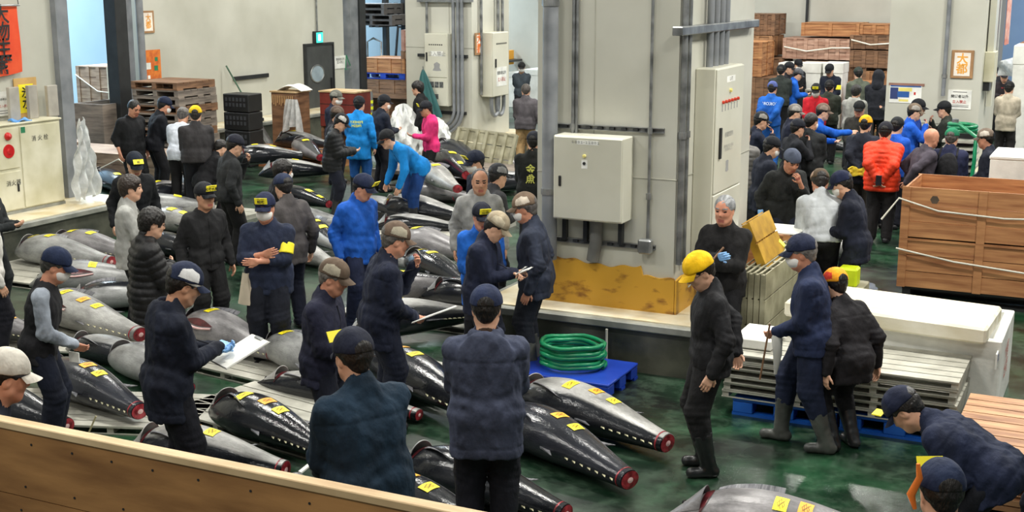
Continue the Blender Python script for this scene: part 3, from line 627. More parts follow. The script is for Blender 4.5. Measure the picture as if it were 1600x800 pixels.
# second doorway: crates, pallet, forklift
Y = 29.0
def ycrate(p0, p1, yt, yb, Y, lab, m=None, boards=3, cleats=3, dp=1.1, **k):
    A = PY(p0, (yt + yb) / 2, Y); B = PY(p1, (yt + yb) / 2, Y); zt = PY((p0 + p1) / 2, yt, Y).z; zb = max(0, PY((p0 + p1) / 2, yb, Y).z)
    return crate(A.x, Y, zb, B.x, Y + dp, zt, lab, m, boards, cleats, **k), zb, zt, A.x, B.x
_, zb, zt, xa, xb = ycrate(564, 632, 91, 114, Y, 'upper pale wooden crate in the second doorway')
plastic_pallet(xa, Y, zb - .16, xb - xa, 1.1, .155, 'deep blue pallet between the crates in the second doorway', BLUED)
_, z2, z3, _, _ = ycrate(564, 640, 124.5, 146, Y, 'lower wooden crate under the blue pallet in the second doorway', WOODD)
pallet(xa, Y, 0, 1.6, 1.1, z2, 'dark pallet under the crates in the second doorway', WOODD, n=5)
_, z4, z5, xx, xy = ycrate(627, 660, 80, 146, Y + .02, 'reddish carton crate beside the crates in the second doorway', WOODD, 5, 2)
_, _, _, _, _ = ycrate(627, 662, 47, 79.5, Y + .02, 'pinkish wrapped carton on top of the reddish crate in the second doorway', mat('pink_carton', srgb(165, 120, 105), srgb(190, 150, 135)), 3, 1)
r = tagged('forklift', (-19.2, 31.6, 0), 'dark forklift behind the second doorway with raised mast', 'forklift')
xs = PY(602, 50, 31.6).x + 19.2, PY(631, 50, 31.6).x + 19.2
for x in xs: MB().box(x - .07, -.05, .15, x + .07, .12, 5.2).build('mast_rail', DARKM, r, bevel=.01)
for z in (.5, 2.4, 4.9): MB().box(xs[0], 0, z, xs[1], .08, z + .1).build('mast_crossbar', DARKM, r)
zf = PY(615, 38, 31.6).z
for x in (xs[0] + .2, xs[1] - .2): MB().box(x - .05, -1.1, zf - .05, x + .05, -.05, zf).box(x - .05, -.1, zf - .05, x + .05, -.05, zf + .6).build('fork', DARKM, r)
MB().box(xs[0] + .1, .4, .3, xs[1] + .3, 2.2, 1.2).build('chassis', mat('forklift_grey', srgb(150, 155, 158), rough=.4), r, bevel=.08)
MB().tube([(xs[0], .5, 1.2), (xs[0], .7, 2.3), (xs[0], 2.0, 2.3), (xs[0], 2.2, 1.2)], .04, 8).tube([(xs[1], .5, 1.2), (xs[1], .7, 2.3), (xs[1], 2.0, 2.3), (xs[1], 2.2, 1.2)], .04, 8).build('overhead_guard', DARKM, r)
for x in (xs[0], xs[1] + .3):
    for y in (.6, 1.9): MB().lathe([(0, -.1), (.3, -.1), (.3, .1), (0, .1)], n=20).build('wheel', BLACK, r, rot=(0, pi / 2, 0), loc=(x, y, .3))
MB().box(xs[1] - .05, -.04, 1.3, xs[1] + .35, .1, 2.6).build('mast_cylinder', DARKM, r)
for k in range(4):
    pallet(-19.2 + xs[0] - .45 - .25 * (k > 1), 30.5, zf + .148 * k, 1.35, 1.05, .145, ['lowest', 'second', 'third', 'top'][k] + ' dark pallet raised on the forklift', mat('dark_pallet_wood', srgb(60, 56, 54), srgb(100, 95, 92), scale=4), n=6)
A = P(574, 90, 1.9); tag(MB().tube([(-19.4, 30.6, 0), (-19.4, 30.6, 1.95), (-19.2, 30.6, 2.05), (-18.95, 30.6, 1.95), (-18.95, 30.6, 0)], .03, 8).build('guard_rail', STEEL, smooth=True), 'curved steel guard rail before the blue wall in the second doorway', 'guard rail')

# ================================================================ MIDDLE PILLAR FITTINGS
def cab_front(px0, px1, y0, y1, Y, dp, lab):
    A = PY(px0, y0, Y - dp); B = PY(px1, y1, Y - dp); w = B.x - A.x; h = PY(px0, y0, Y - dp).z - PY(px0, y1, Y - dp).z
    r = tagged('control_cabinet', (A.x, Y, A.z - h), lab, 'control cabinet')
    MB().box(0, -dp, 0, w, 0, h).build('cabinet_body', CABIN, r, bevel=.01); return r, w, h
r, w, h = cab_front(663, 700, 52, 165, 22.5, .22, 'tall cream control cabinet with a teal umbrella beside it on the middle pillar')
MB().box(.01, -.235, h * .40, w - .01, -.22, h - .01).build('door', CABIN, r, bevel=.005); MB().box(.01, -.235, .01, w - .01, -.22, h * .39).build('door', CABIN, r, bevel=.005)
MB().box(w * .08, -.25, h * .62, w * .14, -.235, h * .74).build('door_handle', BLACK, r)
mb = MB(); [mb.box(w * .2 + k * w * .09, -.237, h * .84, w * .2 + k * w * .09 + .03, -.235, h * .855) for k in range(7)]; mb.build('indicator_row', BLACK, r)
mb = MB(); [mb.box(w * (.25 + .2 * k), -.24, h * .26, w * (.42 + .2 * k), -.235, h * .34) for k in range(3)]; mb.box(w * .4, -.24, h * .1, w * .6, -.235, h * .17).build('meter_window', mat('dark_meter_glass', 0), r)
MB().box(w * .3, -.2365, h * .69, w * .82, -.235, h * .76).build('label_plate', WHITE, r); text('立入禁止', .1, face_y(w * .56, -.238, h * .72), mat('grey_label', 0), r)
MB().lathe([(0, -.09), (.1, -.08), (.06, -.02), (.07, .05), (0, .09)], (w * .55, 0, h * .55), 10, 1, .001).build('warning_picture', mat('grey_label', 0), r, loc=(0, -.2365, 0))
r = tagged('control_cabinet', (-11.84, 22.86, 1.33), 'cream control cabinet with a warning notice on the right face of the middle pillar', 'control cabinet')
MB().box(0, 0, 0, .25, .72, 1.27).build('cabinet_body', CABIN, r, bevel=.01); MB().box(.25, .01, .01, .265, .71, 1.26).build('door', CABIN, r, bevel=.005); MB().box(.265, .1, .58, .28, .15, .75).build('door_handle', BLACK, r)
mb = MB(); [mb.box(.265, .16 + k * .06, 1.03, .267, .2 + k * .06, 1.06) for k in range(8)]; mb.build('indicator_row', BLACK, r)
MB().box(.266, .16, .2, .268, .62, .58).build('notice_sheet', WHITE, r); text('関係者以外', .08, face_x(.27, .39, .46), BLACK, r); text('立入禁止', .09, face_x(.27, .39, .33), REDP, r)
def vpipe(px, Yp, y1, rr, lab, m=STEEL, X=None):
    a = PY(px, 100, Yp) if X is None else PX(px, 100, X)
    zb = (PY(px, y1, Yp) if X is None else PX(px, y1, X)).z
    pipe([(a.x, a.y, HT), (a.x, a.y, zb)], rr, m, lab)
vpipe(668, 22.42, 52, .028, 'thin conduit dropping into the first middle pillar cabinet')
for i, px in enumerate((709, 716, 722)): 
    a = PY(px, 100, 22.4); zb = PY(px, 175, 22.4).z
    c0 = a.x
    pts = [(c0, a.y, HT), (c0, a.y, zb)] + [(c0 - (.42 + .07 * i) * (1 - cos(t)) , a.y - .02, zb - (.34 + .07 * i) * sin(t)) for t in [pi * k / 12 * .8 for k in range(1, 13)]]
    pipe(pts, .035, PIPEG, ['left', 'middle', 'right'][i] + ' of three thick grey cables looping down the middle pillar', name='cable', cat='cable')
vpipe(752, 22.42, 148, .03, 'vertical conduit at the corner of the middle pillar', X=-11.8)
for i, px in enumerate((778, 785)): vpipe(px, 0, 52, .03, ['left', 'right'][i] + ' conduit dropping into the notice cabinet of the middle pillar', X=-11.78)
for i, yy in enumerate((22.98, 23.22)):
    pts = [(-11.68, yy + .02, 1.33), (-11.68, yy + .02, 1.15)] + [(-11.68, yy + .02 + .16 * (1 - cos(t)), 1.15 - .22 * sin(t)) for t in [pi * k / 10 for k in range(1, 11)]] + [(-11.68, yy + .34, 1.33)]
    pipe(pts, .04, PIPEG, ['nearer', 'farther'][i] + ' cable loop under the notice cabinet of the middle pillar', name='cable', cat='cable')
for i, (p0, p1, yy) in enumerate(((653, 664, 86), (680, 728, 175), (712, 730, 88))):
    A = PY(p0, yy, 22.46); B = PY(p1, yy, 22.46); tag(MB().box(A.x, 22.44, A.z - .03, B.x, 22.5, A.z + .03).build('strut_channel', DARKM), ['short dark strut left of the first cabinet of the middle pillar', 'long dark strut under the first cabinet of the middle pillar', 'short dark strut left of the orange plaque of the middle pillar'][i], 'mounting rail')
A = PY(652, 3, 22.4); B = PY(736, 3, 22.4); tag(MB().box(A.x, 22.38, A.z, B.x, 22.5, A.z + .1).build('cable_tray', STEEL), 'horizontal cable tray at the top of the middle pillar', 'cable tray')
A = PY(736, 52, 22.48); B = PY(750, 87, 22.48); r = tagged('plaque', (-11.83, 22.6, B.z), 'orange plaque with two white characters on the middle pillar', 'plaque')
MB().box(0, -.02, 0, .02, .28, A.z - B.z).build('plaque_frame', TAN, r); MB().box(.02, .03, .04, .024, .23, A.z - B.z - .04).build('plaque_sheet', PINKP, r); text('大\n都', .2, face_x(.026, .13, (A.z - B.z) / 2), mat('deep_orange', srgb(235, 120, 50)), r, bold=.03, spacing=.95)
# teal folded umbrella
A = PY(664, 108, 22.2)
r = tagged('folded_umbrella', (A.x, 22.12, .7), 'folded dark teal umbrella hanging beside the middle pillar cabinet', 'umbrella')
def umb(u, v):
    a = 2 * pi * u; rr = (.015 + .24 * v ** .8) * (1 + .25 * sin(a * 6)); return (rr * cos(a) + .1 * v, rr * sin(a) * .5, (A.z - .7) - .95 * v + .05 * sin(a * 3) * v)
MB().grid(umb, 48, 12).build('canopy', mat('teal_cloth', srgb(45, 95, 95), rough=.7), r, smooth=True); MB().tube([(0, 0, A.z - .7 + .06), (.1, 0, 0)], .012, 8).build('shaft', STEEL, r)
# leaning grating plate
Ms = Matrix.Translation((0, 0, .42)) @ Matrix.Rotation(radians(-20), 4, 'X') @ Matrix.Rotation(radians(4), 4, 'Y') @ Matrix(((1, 0, 0, 0), (0, 0, 1, 0), (0, -1, 0, 0), (0, 0, 0, 1)))
grating(1.25, .98, .07, SLATD, 'leaning_grating', (-10.72, 20.7, 0.04), 'dirty grey slatted plate leaning upright in front of the middle pillar', slats=4, M=Ms, cross=7)
# white crumpled plastic
def blob(u, v, R, sq=1):
    a = 2 * pi * u; b_ = pi * (v - .5); k = 1 + .16 * sin(a * 5 + b_ * 7) + .1 * sin(a * 9 - b_ * 11)
    return (R[0] * k * cos(b_) * cos(a), R[1] * k * cos(b_) * sin(a), R[2] * (1 + sin(b_)) * (1 + .06 * sin(a * 7)))
for (px, py, R, lab, yb) in ((632, 205, (.3, .3, .62), 'big white plastic bundle behind the pink jacket', 21), (680, 205, (.32, .28, .5), 'clear plastic bundle against the middle pillar base', 21.6), (684, 240, (.45, .4, .26), 'crumpled plastic sheet on the floor beside the pink jacket', 19.5)):
    c = P(px, max(py + 10, 268), 0)
    tag(MB().grid(lambda u, v: blob(u, v, R), 40, 24).build('plastic_bundle', mat('white_plastic_film', srgb(205, 207, 205), srgb(235, 236, 233), scale=6, rough=.3, bump=.8, bscale=10), smooth=True, loc=(c.x, c.y, 0)), lab, 'plastic bundle')
# far stack of white foam behind the middle pillar
for i, (p0, p1, yt) in enumerate(((794, 818, 112), (819, 846, 108))):
    A = PY(p0, yt, 33.6); B = PY(p1, yt, 33.6); foambox(A.x, 33.6, 0, B.x - A.x - .02, .9, A.z, ['left', 'right'][i] + ' tall white foam stack against the back wall behind the middle pillar')
A = PY(797, 93, 34.7); B = PY(816, 93, 34.7); tag(MB().box(A.x, 34.7, A.z - .03, B.x, 33.5, A.z + .03).build('bumper_rail', DARKM), 'short dark rail on the back wall behind the middle pillar', 'rail')
A = PY(801, 78, 34.7); B = PY(801, 100, 34.7); tag(MB().box(A.x - .04, 34.7, B.z, A.x + .04, 33.5, A.z).build('ochre_strip', ORA), 'vertical ochre strip on the back wall behind the middle pillar', 'strip')

# ================================================================ RIGHT PILLAR FITTINGS
def sign_y(p0, p1, y0, y1, Y, name, lab, cat):
    A = PY(p0, y0, Y); B = PY(p1, y0, Y); h = A.z - PY(p0, y1, Y).z
    return tagged(name, (A.x, Y, A.z - h), lab, cat), B.x - A.x, h
r, w, h = sign_y(1488, 1523, 78, 122, 22.5, 'framed_sign', 'framed sign with two orange characters on the right pillar', 'sign')
MB().box(0, -.03, 0, w, 0, h).build('frame', mat('brown_frame_card', 0), r, bevel=.006); MB().box(w * .14, -.034, h * .09, w * .86, -.03, h * .91).build('sheet', PINKP, r); text('大\n都', w * .52, face_y(w / 2, -.036, h / 2), mat('golden_orange', srgb(235, 165, 60)), r, bold=.02, spacing=.9)
r, w, h = sign_y(1482, 1519, 140, 170, 22.5, 'wall_notice', 'white staff-only notice on the right pillar', 'notice')
MB().box(0, -.01, 0, w, 0, h).build('sheet', WHITE, r); text('関係者以外', w * .15, face_y(w / 2, -.012, h * .66), BLACK, r, bold=.01); text('立入禁止', w * .15, face_y(w / 2, -.012, h * .38), REDP, r, bold=.01)
MB().box(w * .1, -.0112, h * .12, w * .9, -.01, h * .15).box(w * .1, -.0112, h * .2, w * .9, -.01, h * .22).box(w * .2, -.0112, h * .88, w * .8, -.01, h * .91).build('fine_print', BLACK, r)
r, w, h = sign_y(1391, 1441, 131, 160, 22.5, 'map_poster', 'taped poster with a blue and yellow map on the right pillar', 'poster')
MB().box(0, -.01, 0, w, 0, h).build('sheet', WHITE, r); BI = mat('map_blue', srgb(40, 90, 160)); YI = mat('map_yellow', srgb(230, 215, 120))
MB().box(.01, -.0112, h * .86, w - .01, -.01, h * .97).box(w * .25, -.0114, h * .3, w * .62, -.01, h * .62).build('map_area', BI, r); MB().box(w * .02, -.0111, h * .2, w * .27, -.01, h * .82).build('map_sea', mat('map_navy', srgb(45, 60, 110)), r)
MB().box(w * .28, -.0111, h * .63, w * .7, -.01, h * .82).build('map_land', YI, r); MB().box(w * .3, -.0111, h * .08, w * .6, -.01, h * .2).build('map_legend', YI, r); MB().box(w * .76, -.0111, h * .45, w * .82, -.01, h * .6).build('map_mark', REDP, r)
MB().box(-.02, -.013, h - .02, w + .04, -.009, h + .02).build('tape', mat('brown_tape', srgb(150, 110, 95)), r)
pipe([(PY(1480, 60, 22.45).x, 22.43, HT), (PY(1480, 60, 22.45).x, 22.43, PY(1480, 150, 22.45).z)], .035, PIPEG, 'grey vertical conduit on the front of the right pillar', [(PY(1480, 60, 22.45).x, 22.43, 2.05)])
r = tagged('duct_box', (-2.36, 22.75, 1.5), 'pale box and duct on the right face of the right pillar', 'duct')
MB().box(0, 0, .45, .16, .5, .95).build('box_body', CABIN2, r, bevel=.01); MB().box(.02, .1, .95, .12, .4, HT - 1.5).build('duct', CABIN, r); MB().box(.02, .55, 0, .1, .7, HT - 1.5).build('duct', CABIN, r); MB().box(0, .05, .3, .1, .4, .44).build('socket', DARKM, r)
c = PX(1556, 40, -2.3); tag(MB().grid(lambda u, v: (.1 + .03 * sin(u * 9), u * .5, v * 1.1), 10, 10, .005).build('hanging_banner', mat('pink_red_cloth', srgb(205, 120, 105), srgb(225, 190, 180), scale=5), loc=(-2.3, 24.2, 2.5), smooth=True), 'faded pink banner with writing hung at the far edge of the right pillar', 'banner')

# ================================================================ FAR RIGHT STORE: stacked crates
specs = [ # p0 p1 ytop ybot Y material boards cleats label
 (1160, 1210, 22, 55, 33.0, WOODD, 4, 4, 'slatted brown crate topmost of the left far stack'),
 (1160, 1206, 56, 88, 32.9, wood('reddish_wood', 0, 0), 3, 2, 'reddish wrapped crate in the middle of the left far stack'),
 (1160, 1202, 90, 170, 32.9, WOODD, 5, 3, 'dark crate at the base of the left far stack'),
 (1158, 1190, 66, 120, 31.3, WOODC, 6, 2, 'orange-brown carton crate in front of the left far stack'),
 (1158, 1188, 121, 180, 31.3, WOODD, 5, 2, 'dim carton crate under the orange-brown one'),
 (1252, 1343, 36, 57, 33.3, WOODC, 2, 2, 'long smooth tan crate topmost at the back wall'),
 (1223, 1328, 60, 93, 33.2, wood('shrink_wrapped_wood', (140, 100, 80), (200, 165, 145)), 3, 6, 'long shrink-wrapped crate under the smooth tan one'),
 (1223, 1328, 95, 165, 33.25, WOODD, 5, 5, 'brown crate under the long shrink-wrapped crate'),
 (1343, 1388, 38, 54, 33.3, WOODC, 2, 2, 'short open-framed crate beside the smooth tan crate'),
 (1328, 1390, 55, 77, 33.2, WOODD, 3, 3, 'roped brown crate under the open-framed crate'),
 (1328, 1390, 79, 106, 33.2, WOODD, 5, 3, 'slatted brown crate under the roped one'),
 (1328, 1390, 111, 175, 33.25, wood('reddish_wood', 0, 0), 4, 3, 'reddish crate lowest beside the right pillar'),
]
for (p0, p1, yt, yb, Y, m, bd, cl, lab) in specs: ycrate(p0, p1, yt, yb if yb <= 120 else 999, Y, lab, m, bd, cl, dp=1.2)
A = PY(1225, 73, 33.15); B = PY(1328, 75, 33.15); rope([A, PY(1260, 80, 33.15), PY(1300, 75, 33.15), B], .02, ROPE, 'white band round the long shrink-wrapped crate')
rope([PY(1330, 62, 33.15), PY(1360, 70, 33.15), PY(1390, 68, 33.15)], .02, ROPE, 'white rope across the roped brown crate')
vp = PY(1261, 20, 34.7); pipe([(vp.x, 34.7, HT), (vp.x, 34.7, PY(1261, 36, 34.7).z)], .04, DARKM, 'thin dark conduit on the back wall above the tan crate')
# stacked foam and gratings among the crowd
A = PY(1262, 130, 31.0); B = PY(1300, 130, 31.0)
for k in range(6):
    grating(B.x - A.x, .9, .16, SLAT, 'aluminium_grating', ((A.x + B.x) / 2, 31.2, .0 + .18 * k), ['lowest', 'second', 'third', 'fourth', 'fifth', 'top'][k] + ' grating of the far stack behind the red jacket', slats=4)
for (p0, p1, lab) in ((1216, 1248, 'left'), (1250, 1283, 'middle'), (1286, 1318, 'right')):
    A = PY(p0, 98, 32.2); B = PY(p1, 98, 32.2); foambox(A.x, 32.2, 0, B.x - A.x, .7, A.z, lab + ' white foam stack in front of the shrink-wrapped crate')
ycrate(1300, 1345, 128, 999, 31.6, 'low tan crate between the crowd and the far stacks', WOODC, 3, 2, dp=.8)
# right edge: blue area, crates, foam boxes, hose cart
ycrate(1573, 1590, 50, 999, 33.2, 'small brown crate high beyond the right pillar', WOODC, 4, 1, dp=1)
ycrate(1556, 1569, 66, 999, 33, 'red-brown crate beyond the right pillar', wood('reddish_wood', 0, 0), 4, 1, dp=1)
A = PY(1583, 88, 27.5); foambox(A.x, 27.5, 0, 1.6, 1, PY(1583, 71, 27.5).z, 'large white foam container at the far right edge')
A = PY(1562, 80, 28.5); tag(MB().grid(lambda u, v: (u * .7, .15 * sin(u * 9 + v * 4), v * .5 * (.6 + .4 * u)), 14, 14, .01).build('plastic_sheet', PLAST, smooth=True, loc=(A.x, 28.4, PY(1562, 118, 28.5).z)), 'translucent sheet draped beside the far right foam container', 'plastic sheet')
# grating cart with green hose
c = P(1567, 250, 0)
r = tagged('grating_cart', (c.x, 20.6, 0), 'stack of grey trays with a green hose on top beside the right pillar', 'tray stack')
for k in range(10): MB().box(-.25, -.2, .2 + .11 * k, .22, .5, .235 + .11 * k).build('tray', SLAT, r)
MB().box(-.2, .1, 0, .18, .4, 1.3).build('core', DARKM, r)
pts = [(.0 + .2 * cos(t), .1 + .2 * sin(t), 1.32 + .008 * t) for t in [k * .35 for k in range(50)]] + [(.24, -.22, 1.3), (.24, -.24, .9), (.2, -.24, .3)]
MB().tube(pts, .03, 8).build('green_hose', GREENH, r, smooth=True)
MB().lathe([(0, 0), (.05, 0), (.05, .08), (0, .1)], (-.1, 0, 1.45), 12).build('nozzle', STEEL, r)

# ================================================================ TUNA
def skin_mat(name, silver, dark, rs, rd, seed):
    m = bpy.data.materials.new(name); m.use_nodes = True; nt = m.node_tree; b = nt.nodes['Principled BSDF']; N = nt.nodes.new; L = nt.links.new
    tc = N('ShaderNodeTexCoord'); at = N('ShaderNodeAttribute'); at.attribute_name = 'shade'
    n1 = N('ShaderNodeTexNoise'); n1.inputs['Scale'].default_value = 5; n1.inputs['Detail'].default_value = 7; n1.inputs['Roughness'].default_value = .65
    mp = N('ShaderNodeMapping'); mp.inputs['Scale'].default_value = (.5, 1, 1); mp.inputs['Location'].default_value = (seed, 0, 0)
    L(tc.outputs['Object'], mp.inputs[0]); L(mp.outputs[0], n1.inputs['Vector'])
    n2 = N('ShaderNodeTexNoise'); n2.inputs['Scale'].default_value = 70; n2.inputs['Detail'].default_value = 3; L(mp.outputs[0], n2.inputs['Vector'])
    cr = N('ShaderNodeValToRGB'); e = cr.color_ramp.elements; e[0].position = .32; e[0].color = (*[v * .34 for v in silver], 1); e[1].position = .62; e[1].color = (*silver, 1)
    L(n1.outputs[0], cr.inputs[0])
    sp = N('ShaderNodeMixRGB'); sp.blend_type = 'MULTIPLY'; sp.inputs[0].default_value = .35; L(cr.outputs[0], sp.inputs[1]); L(n2.outputs[0], sp.inputs[2])
    cd = N('ShaderNodeValToRGB'); e = cd.color_ramp.elements; e[0].position = .35; e[0].color = (*dark, 1); e[1].position = .8; e[1].color = (*[v * 2.6 + .004 for v in dark], 1); L(n1.outputs[0], cd.inputs[0])
    ad = N('ShaderNodeMath'); ad.operation = 'MULTIPLY_ADD'; ad.inputs[1].default_value = .55; ad.inputs[2].default_value = -.275; L(n1.outputs[0], ad.inputs[0])
    a2 = N('ShaderNodeMath'); a2.operation = 'ADD'; a2.use_clamp = True; L(at.outputs['Fac'], a2.inputs[0]); L(ad.outputs[0], a2.inputs[1])
    ss = N('ShaderNodeMapRange'); ss.interpolation_type = 'SMOOTHSTEP'; ss.inputs[1].default_value = .35; ss.inputs[2].default_value = .65; L(a2.outputs[0], ss.inputs[0])
    mx = N('ShaderNodeMixRGB'); L(ss.outputs[0], mx.inputs[0]); L(sp.outputs[0], mx.inputs[1]); L(cd.outputs[0], mx.inputs[2]); L(mx.outputs[0], b.inputs['Base Color'])
    mr = N('ShaderNodeMapRange'); mr.inputs[3].default_value = rs; mr.inputs[4].default_value = rd; L(ss.outputs[0], mr.inputs[0]); L(mr.outputs[0], b.inputs['Roughness'])
    b.inputs['Metallic'].default_value = .1
    bp = N('ShaderNodeBump'); bp.inputs['Strength'].default_value = .35; bp.inputs['Distance'].default_value = .006; L(n2.outputs[0], bp.inputs['Height']); L(bp.outputs[0], b.inputs['Normal'])
    return m
SKINS = [skin_mat('tuna_skin_a', srgb(176, 177, 176), srgb(24, 26, 30), .36, .17, 0), skin_mat('tuna_skin_b', srgb(158, 155, 157), srgb(30, 32, 38), .33, .18, 3.3), skin_mat('tuna_skin_c', srgb(190, 189, 185), srgb(20, 22, 26), .38, .16, 7.1)]
FLESH = mat('raw_red_flesh', srgb(95, 18, 26), srgb(165, 50, 60), scale=18, rough=.25, bump=.3)
PALEF = mat('pale_pink_flesh', srgb(205, 160, 160), srgb(232, 200, 196), scale=9, rough=.35)
CAVITY = mat('dark_gill_cavity', srgb(48, 12, 16), srgb(90, 25, 32), scale=16, rough=.3)
FIN = mat('grey_fin', srgb(70, 70, 76), srgb(130, 130, 134), scale=8, rough=.3, stretch=(8, 1, 1))
PROF = [(0, .06), (.025, .22), (.06, .40), (.11, .60), (.17, .78), (.25, .93), (.35, 1.0), (.45, .985), (.56, .90), (.67, .77), (.78, .62), (.88, .49), (.95, .41), (1, .38)]
def prof(t):
    xs = [p[0] for p in PROF]; ys = [p[1] for p in PROF]
    return float(np.interp(t, xs, ys))
def prof_s(t): return (prof(max(0, t - .02)) + prof(t) + prof(min(1, t + .02))) / 3
TUNA_BODY = {}
def tuna(A, B, base, R, kind, side, label, tags=(), slit=False, near=True, roll=0.0, group=None, open_head=True, skin=None, fintip=True):
    """A head point, B tail point on the ground plan; kind 'black' or 'silver'; side +1/-1 the side the back is turned to"""
    A = Vector((A[0], A[1], base)); B = Vector((B[0], B[1], base)); L = (B - A).length; yaw = atan2(B.y - A.y, B.x - A.x)
    r = empty('tuna', A, yaw, label, 'tuna', group)
    m = SKINS[(len(label) + int(R * 100)) % 3] if skin is None else SKINS[skin]
    def S(t, ph, off=0.0):
        p = prof_s(t); zc = .8 * R * (p + (1 - p) * .42); bend = .05 * L * (t - .45) ** 2 * side
        rr = R * p + off
        a = ph + roll
        y = rr * cos(ph); z = (.8 * R * p + off) * sin(ph)
        return Vector((t * L, side * (y * cos(roll) - z * sin(roll)) + bend, zc + y * sin(roll) * .5 + z * (cos(roll))))
    nt_, na = (36, 28) if near else (18, 16)
    t0 = 0.0
    vs = [S(i / nt_, 2 * pi * k / na) for i in range(nt_ + 1) for k in range(na)]
    fs = [(i * na + k, i * na + (k + 1) % na, (i + 1) * na + (k + 1) % na, (i + 1) * na + k) for i in range(nt_) for k in range(na)]
    fs += [tuple(range(na)), tuple(nt_ * na + k for k in range(na))]
    b = MB().add(vs, fs).build('body', m, r, smooth=True)
    sh = []
    for i in range(nt_ + 1):
        for k in range(na):
            c = cos(2 * pi * k / na); tt = i / nt_
            th = -.62 if kind == 'black' else .62
            v = .5 + (c - th) * 1.6 + (.25 if tt < .12 else 0)
            sh.append(max(0, min(1, v)))
    at = b.data.attributes.new('shade', 'FLOAT', 'POINT'); at.data.foreach_set('value', sh)
    # red tail cut with pale ring and bone
    def disk(rf, off, mm, nm, par):
        n = 20; c = [S(1, 2 * pi * k / n) for k in range(n)]; ce = sum(c, Vector()) / n
        ring = [ce + (q - ce) * rf + Vector((off, 0, 0)) for q in c]; rin = [ce + (q - ce) * rf * .45 + Vector((off + .003, 0, 0)) for q in c]
        return MB().add(ring + rin + [ce + Vector((off + .005, 0, 0))], [(k, (k + 1) % n, n + (k + 1) % n, n + k) for k in range(n)] + [(n + k, n + (k + 1) % n, 2 * n) for k in range(n)]).build(nm, mm, par, smooth=True, fix=False)
    tc = disk(.93, .006, FLESH, 'tail_cut', r)
    if near:
        mb = MB(); n = 24
        for sgn in (0,):
            a = [S(.968, 2 * pi * k / n, .002) for k in range(n)]; c = [S(.976, 2 * pi * k / n, .002) for k in range(n)]
            mb.add(a + c, [(k, (k + 1) % n, n + (k + 1) % n, n + k) for k in range(n)])
        mb.build('tail_ring_cut', FLESH, r, smooth=True)
        disk(.3, .010, PALEF, 'bone', tc)
    # head: gill opening on top side with raised cover
    if open_head:
        mb = MB(); n = 16
        rim = []
        for k in range(n + 1):
            ph = radians(20) + (pi - radians(40)) * k / n; rim.append(ph)
        def cav(u, v): return S(.155 + .035 * u * sin(pi * v) + .0 * u, rim[0] + (rim[-1] - rim[0]) * v, .004)
        mb.grid(cav, 5, 18); mb.build('gill_opening', CAVITY, r, smooth=True)
        def cover(u, v):
            q = S(.155 - .085 * u, rim[2] + (rim[-3] - rim[2]) * v, .004 + (.055 * (1 - u) ** 1.5) * sin(pi * v)); return q
        MB().grid(cover, 8, 14, .006).build('gill_cover', m, r, smooth=True)
    # mouth line, eye
    if near:
        MB().grid(lambda u, v: S(.012 + .06 * u, radians(-62) + radians(10) * v, .003), 6, 2, .002).build('mouth', CAVITY, r)
        c = S(.07, radians(70), .0); MB().lathe([(0, .012), (.014, .01), (.02, .0), (.022, -.004)], n=16).build('eye', mat('fish_eye', (.01, .01, .012), rough=.08), r, smooth=True, loc=c)
    # pectoral fin
    def pf(u, v):
        q = S(.20 + .24 * u, radians(62 if kind == 'silver' else 75) - radians(26) * u, .012 + .05 * u * (1 - v)); q.y += side * (-.045) * (1 - u) * v - side * .05 * u * 0; return q
    MB().grid(pf, 8, 2, .004).build('pectoral_fin', FIN, r, smooth=True)
    # belly fin and dorsal stubs + finlets along both edges
    mb = MB()
    for sgn, t1 in ((1, .54), (-1, .60)):
        ph = 0 if sgn > 0 else pi
        a = S(t1, ph); b2 = S(t1 + .06, ph); tip = S(t1 + .13, ph, .10 if fintip else .05); tip.z += .03
        up = Vector((0, 0, .008)); mb.add([a + up, b2 + up, tip, a - up, b2 - up, tip - up * .5], [(0, 1, 2), (3, 5, 4), (0, 2, 5, 3), (1, 4, 5, 2), (0, 3, 4, 1)])
        o = mb.build('dorsal_fin' if sgn > 0 else 'anal_fin', FIN, r); mb = MB()
    if near:
        mb = MB()
        for ph in (0.0, pi):
            for k in range(7):
                t = .68 + k * .042; a = S(t, ph, -.004); b2 = S(t + .022, ph, -.004); tip = S(t + .034, ph, .022); up = Vector((0, 0, .006))
                mb.add([a + up, b2 + up, tip, a - up, b2 - up], [(0, 1, 2), (3, 2, 4), (0, 2, 3), (1, 4, 2), (0, 3, 4, 1)])
        mb.build('finlets', mat('yellow_grey_finlet', srgb(190, 185, 150), rough=.4), r)
    if slit:
        def sl(u, v): return S(.26 + .26 * u, radians(200) - radians(64) + radians(9) * (v - .5) * sin(pi * u) * 2, .004)
        f = 1
        def sl(u, v): return S(.22 + .30 * u, radians(146) + radians(22) * (v - .5) * sin(pi * u), .004)
        MB().grid(sl, 16, 3).build('belly_cut', CAVITY, r, smooth=True)
        def lip(u, v): return S(.22 + .30 * u, radians(150) + radians(11) * sin(pi * u) + radians(7) * v, .006 + .015 * sin(pi * v))
        MB().grid(lip, 16, 3).build('belly_lip', PALEF, r, smooth=True)
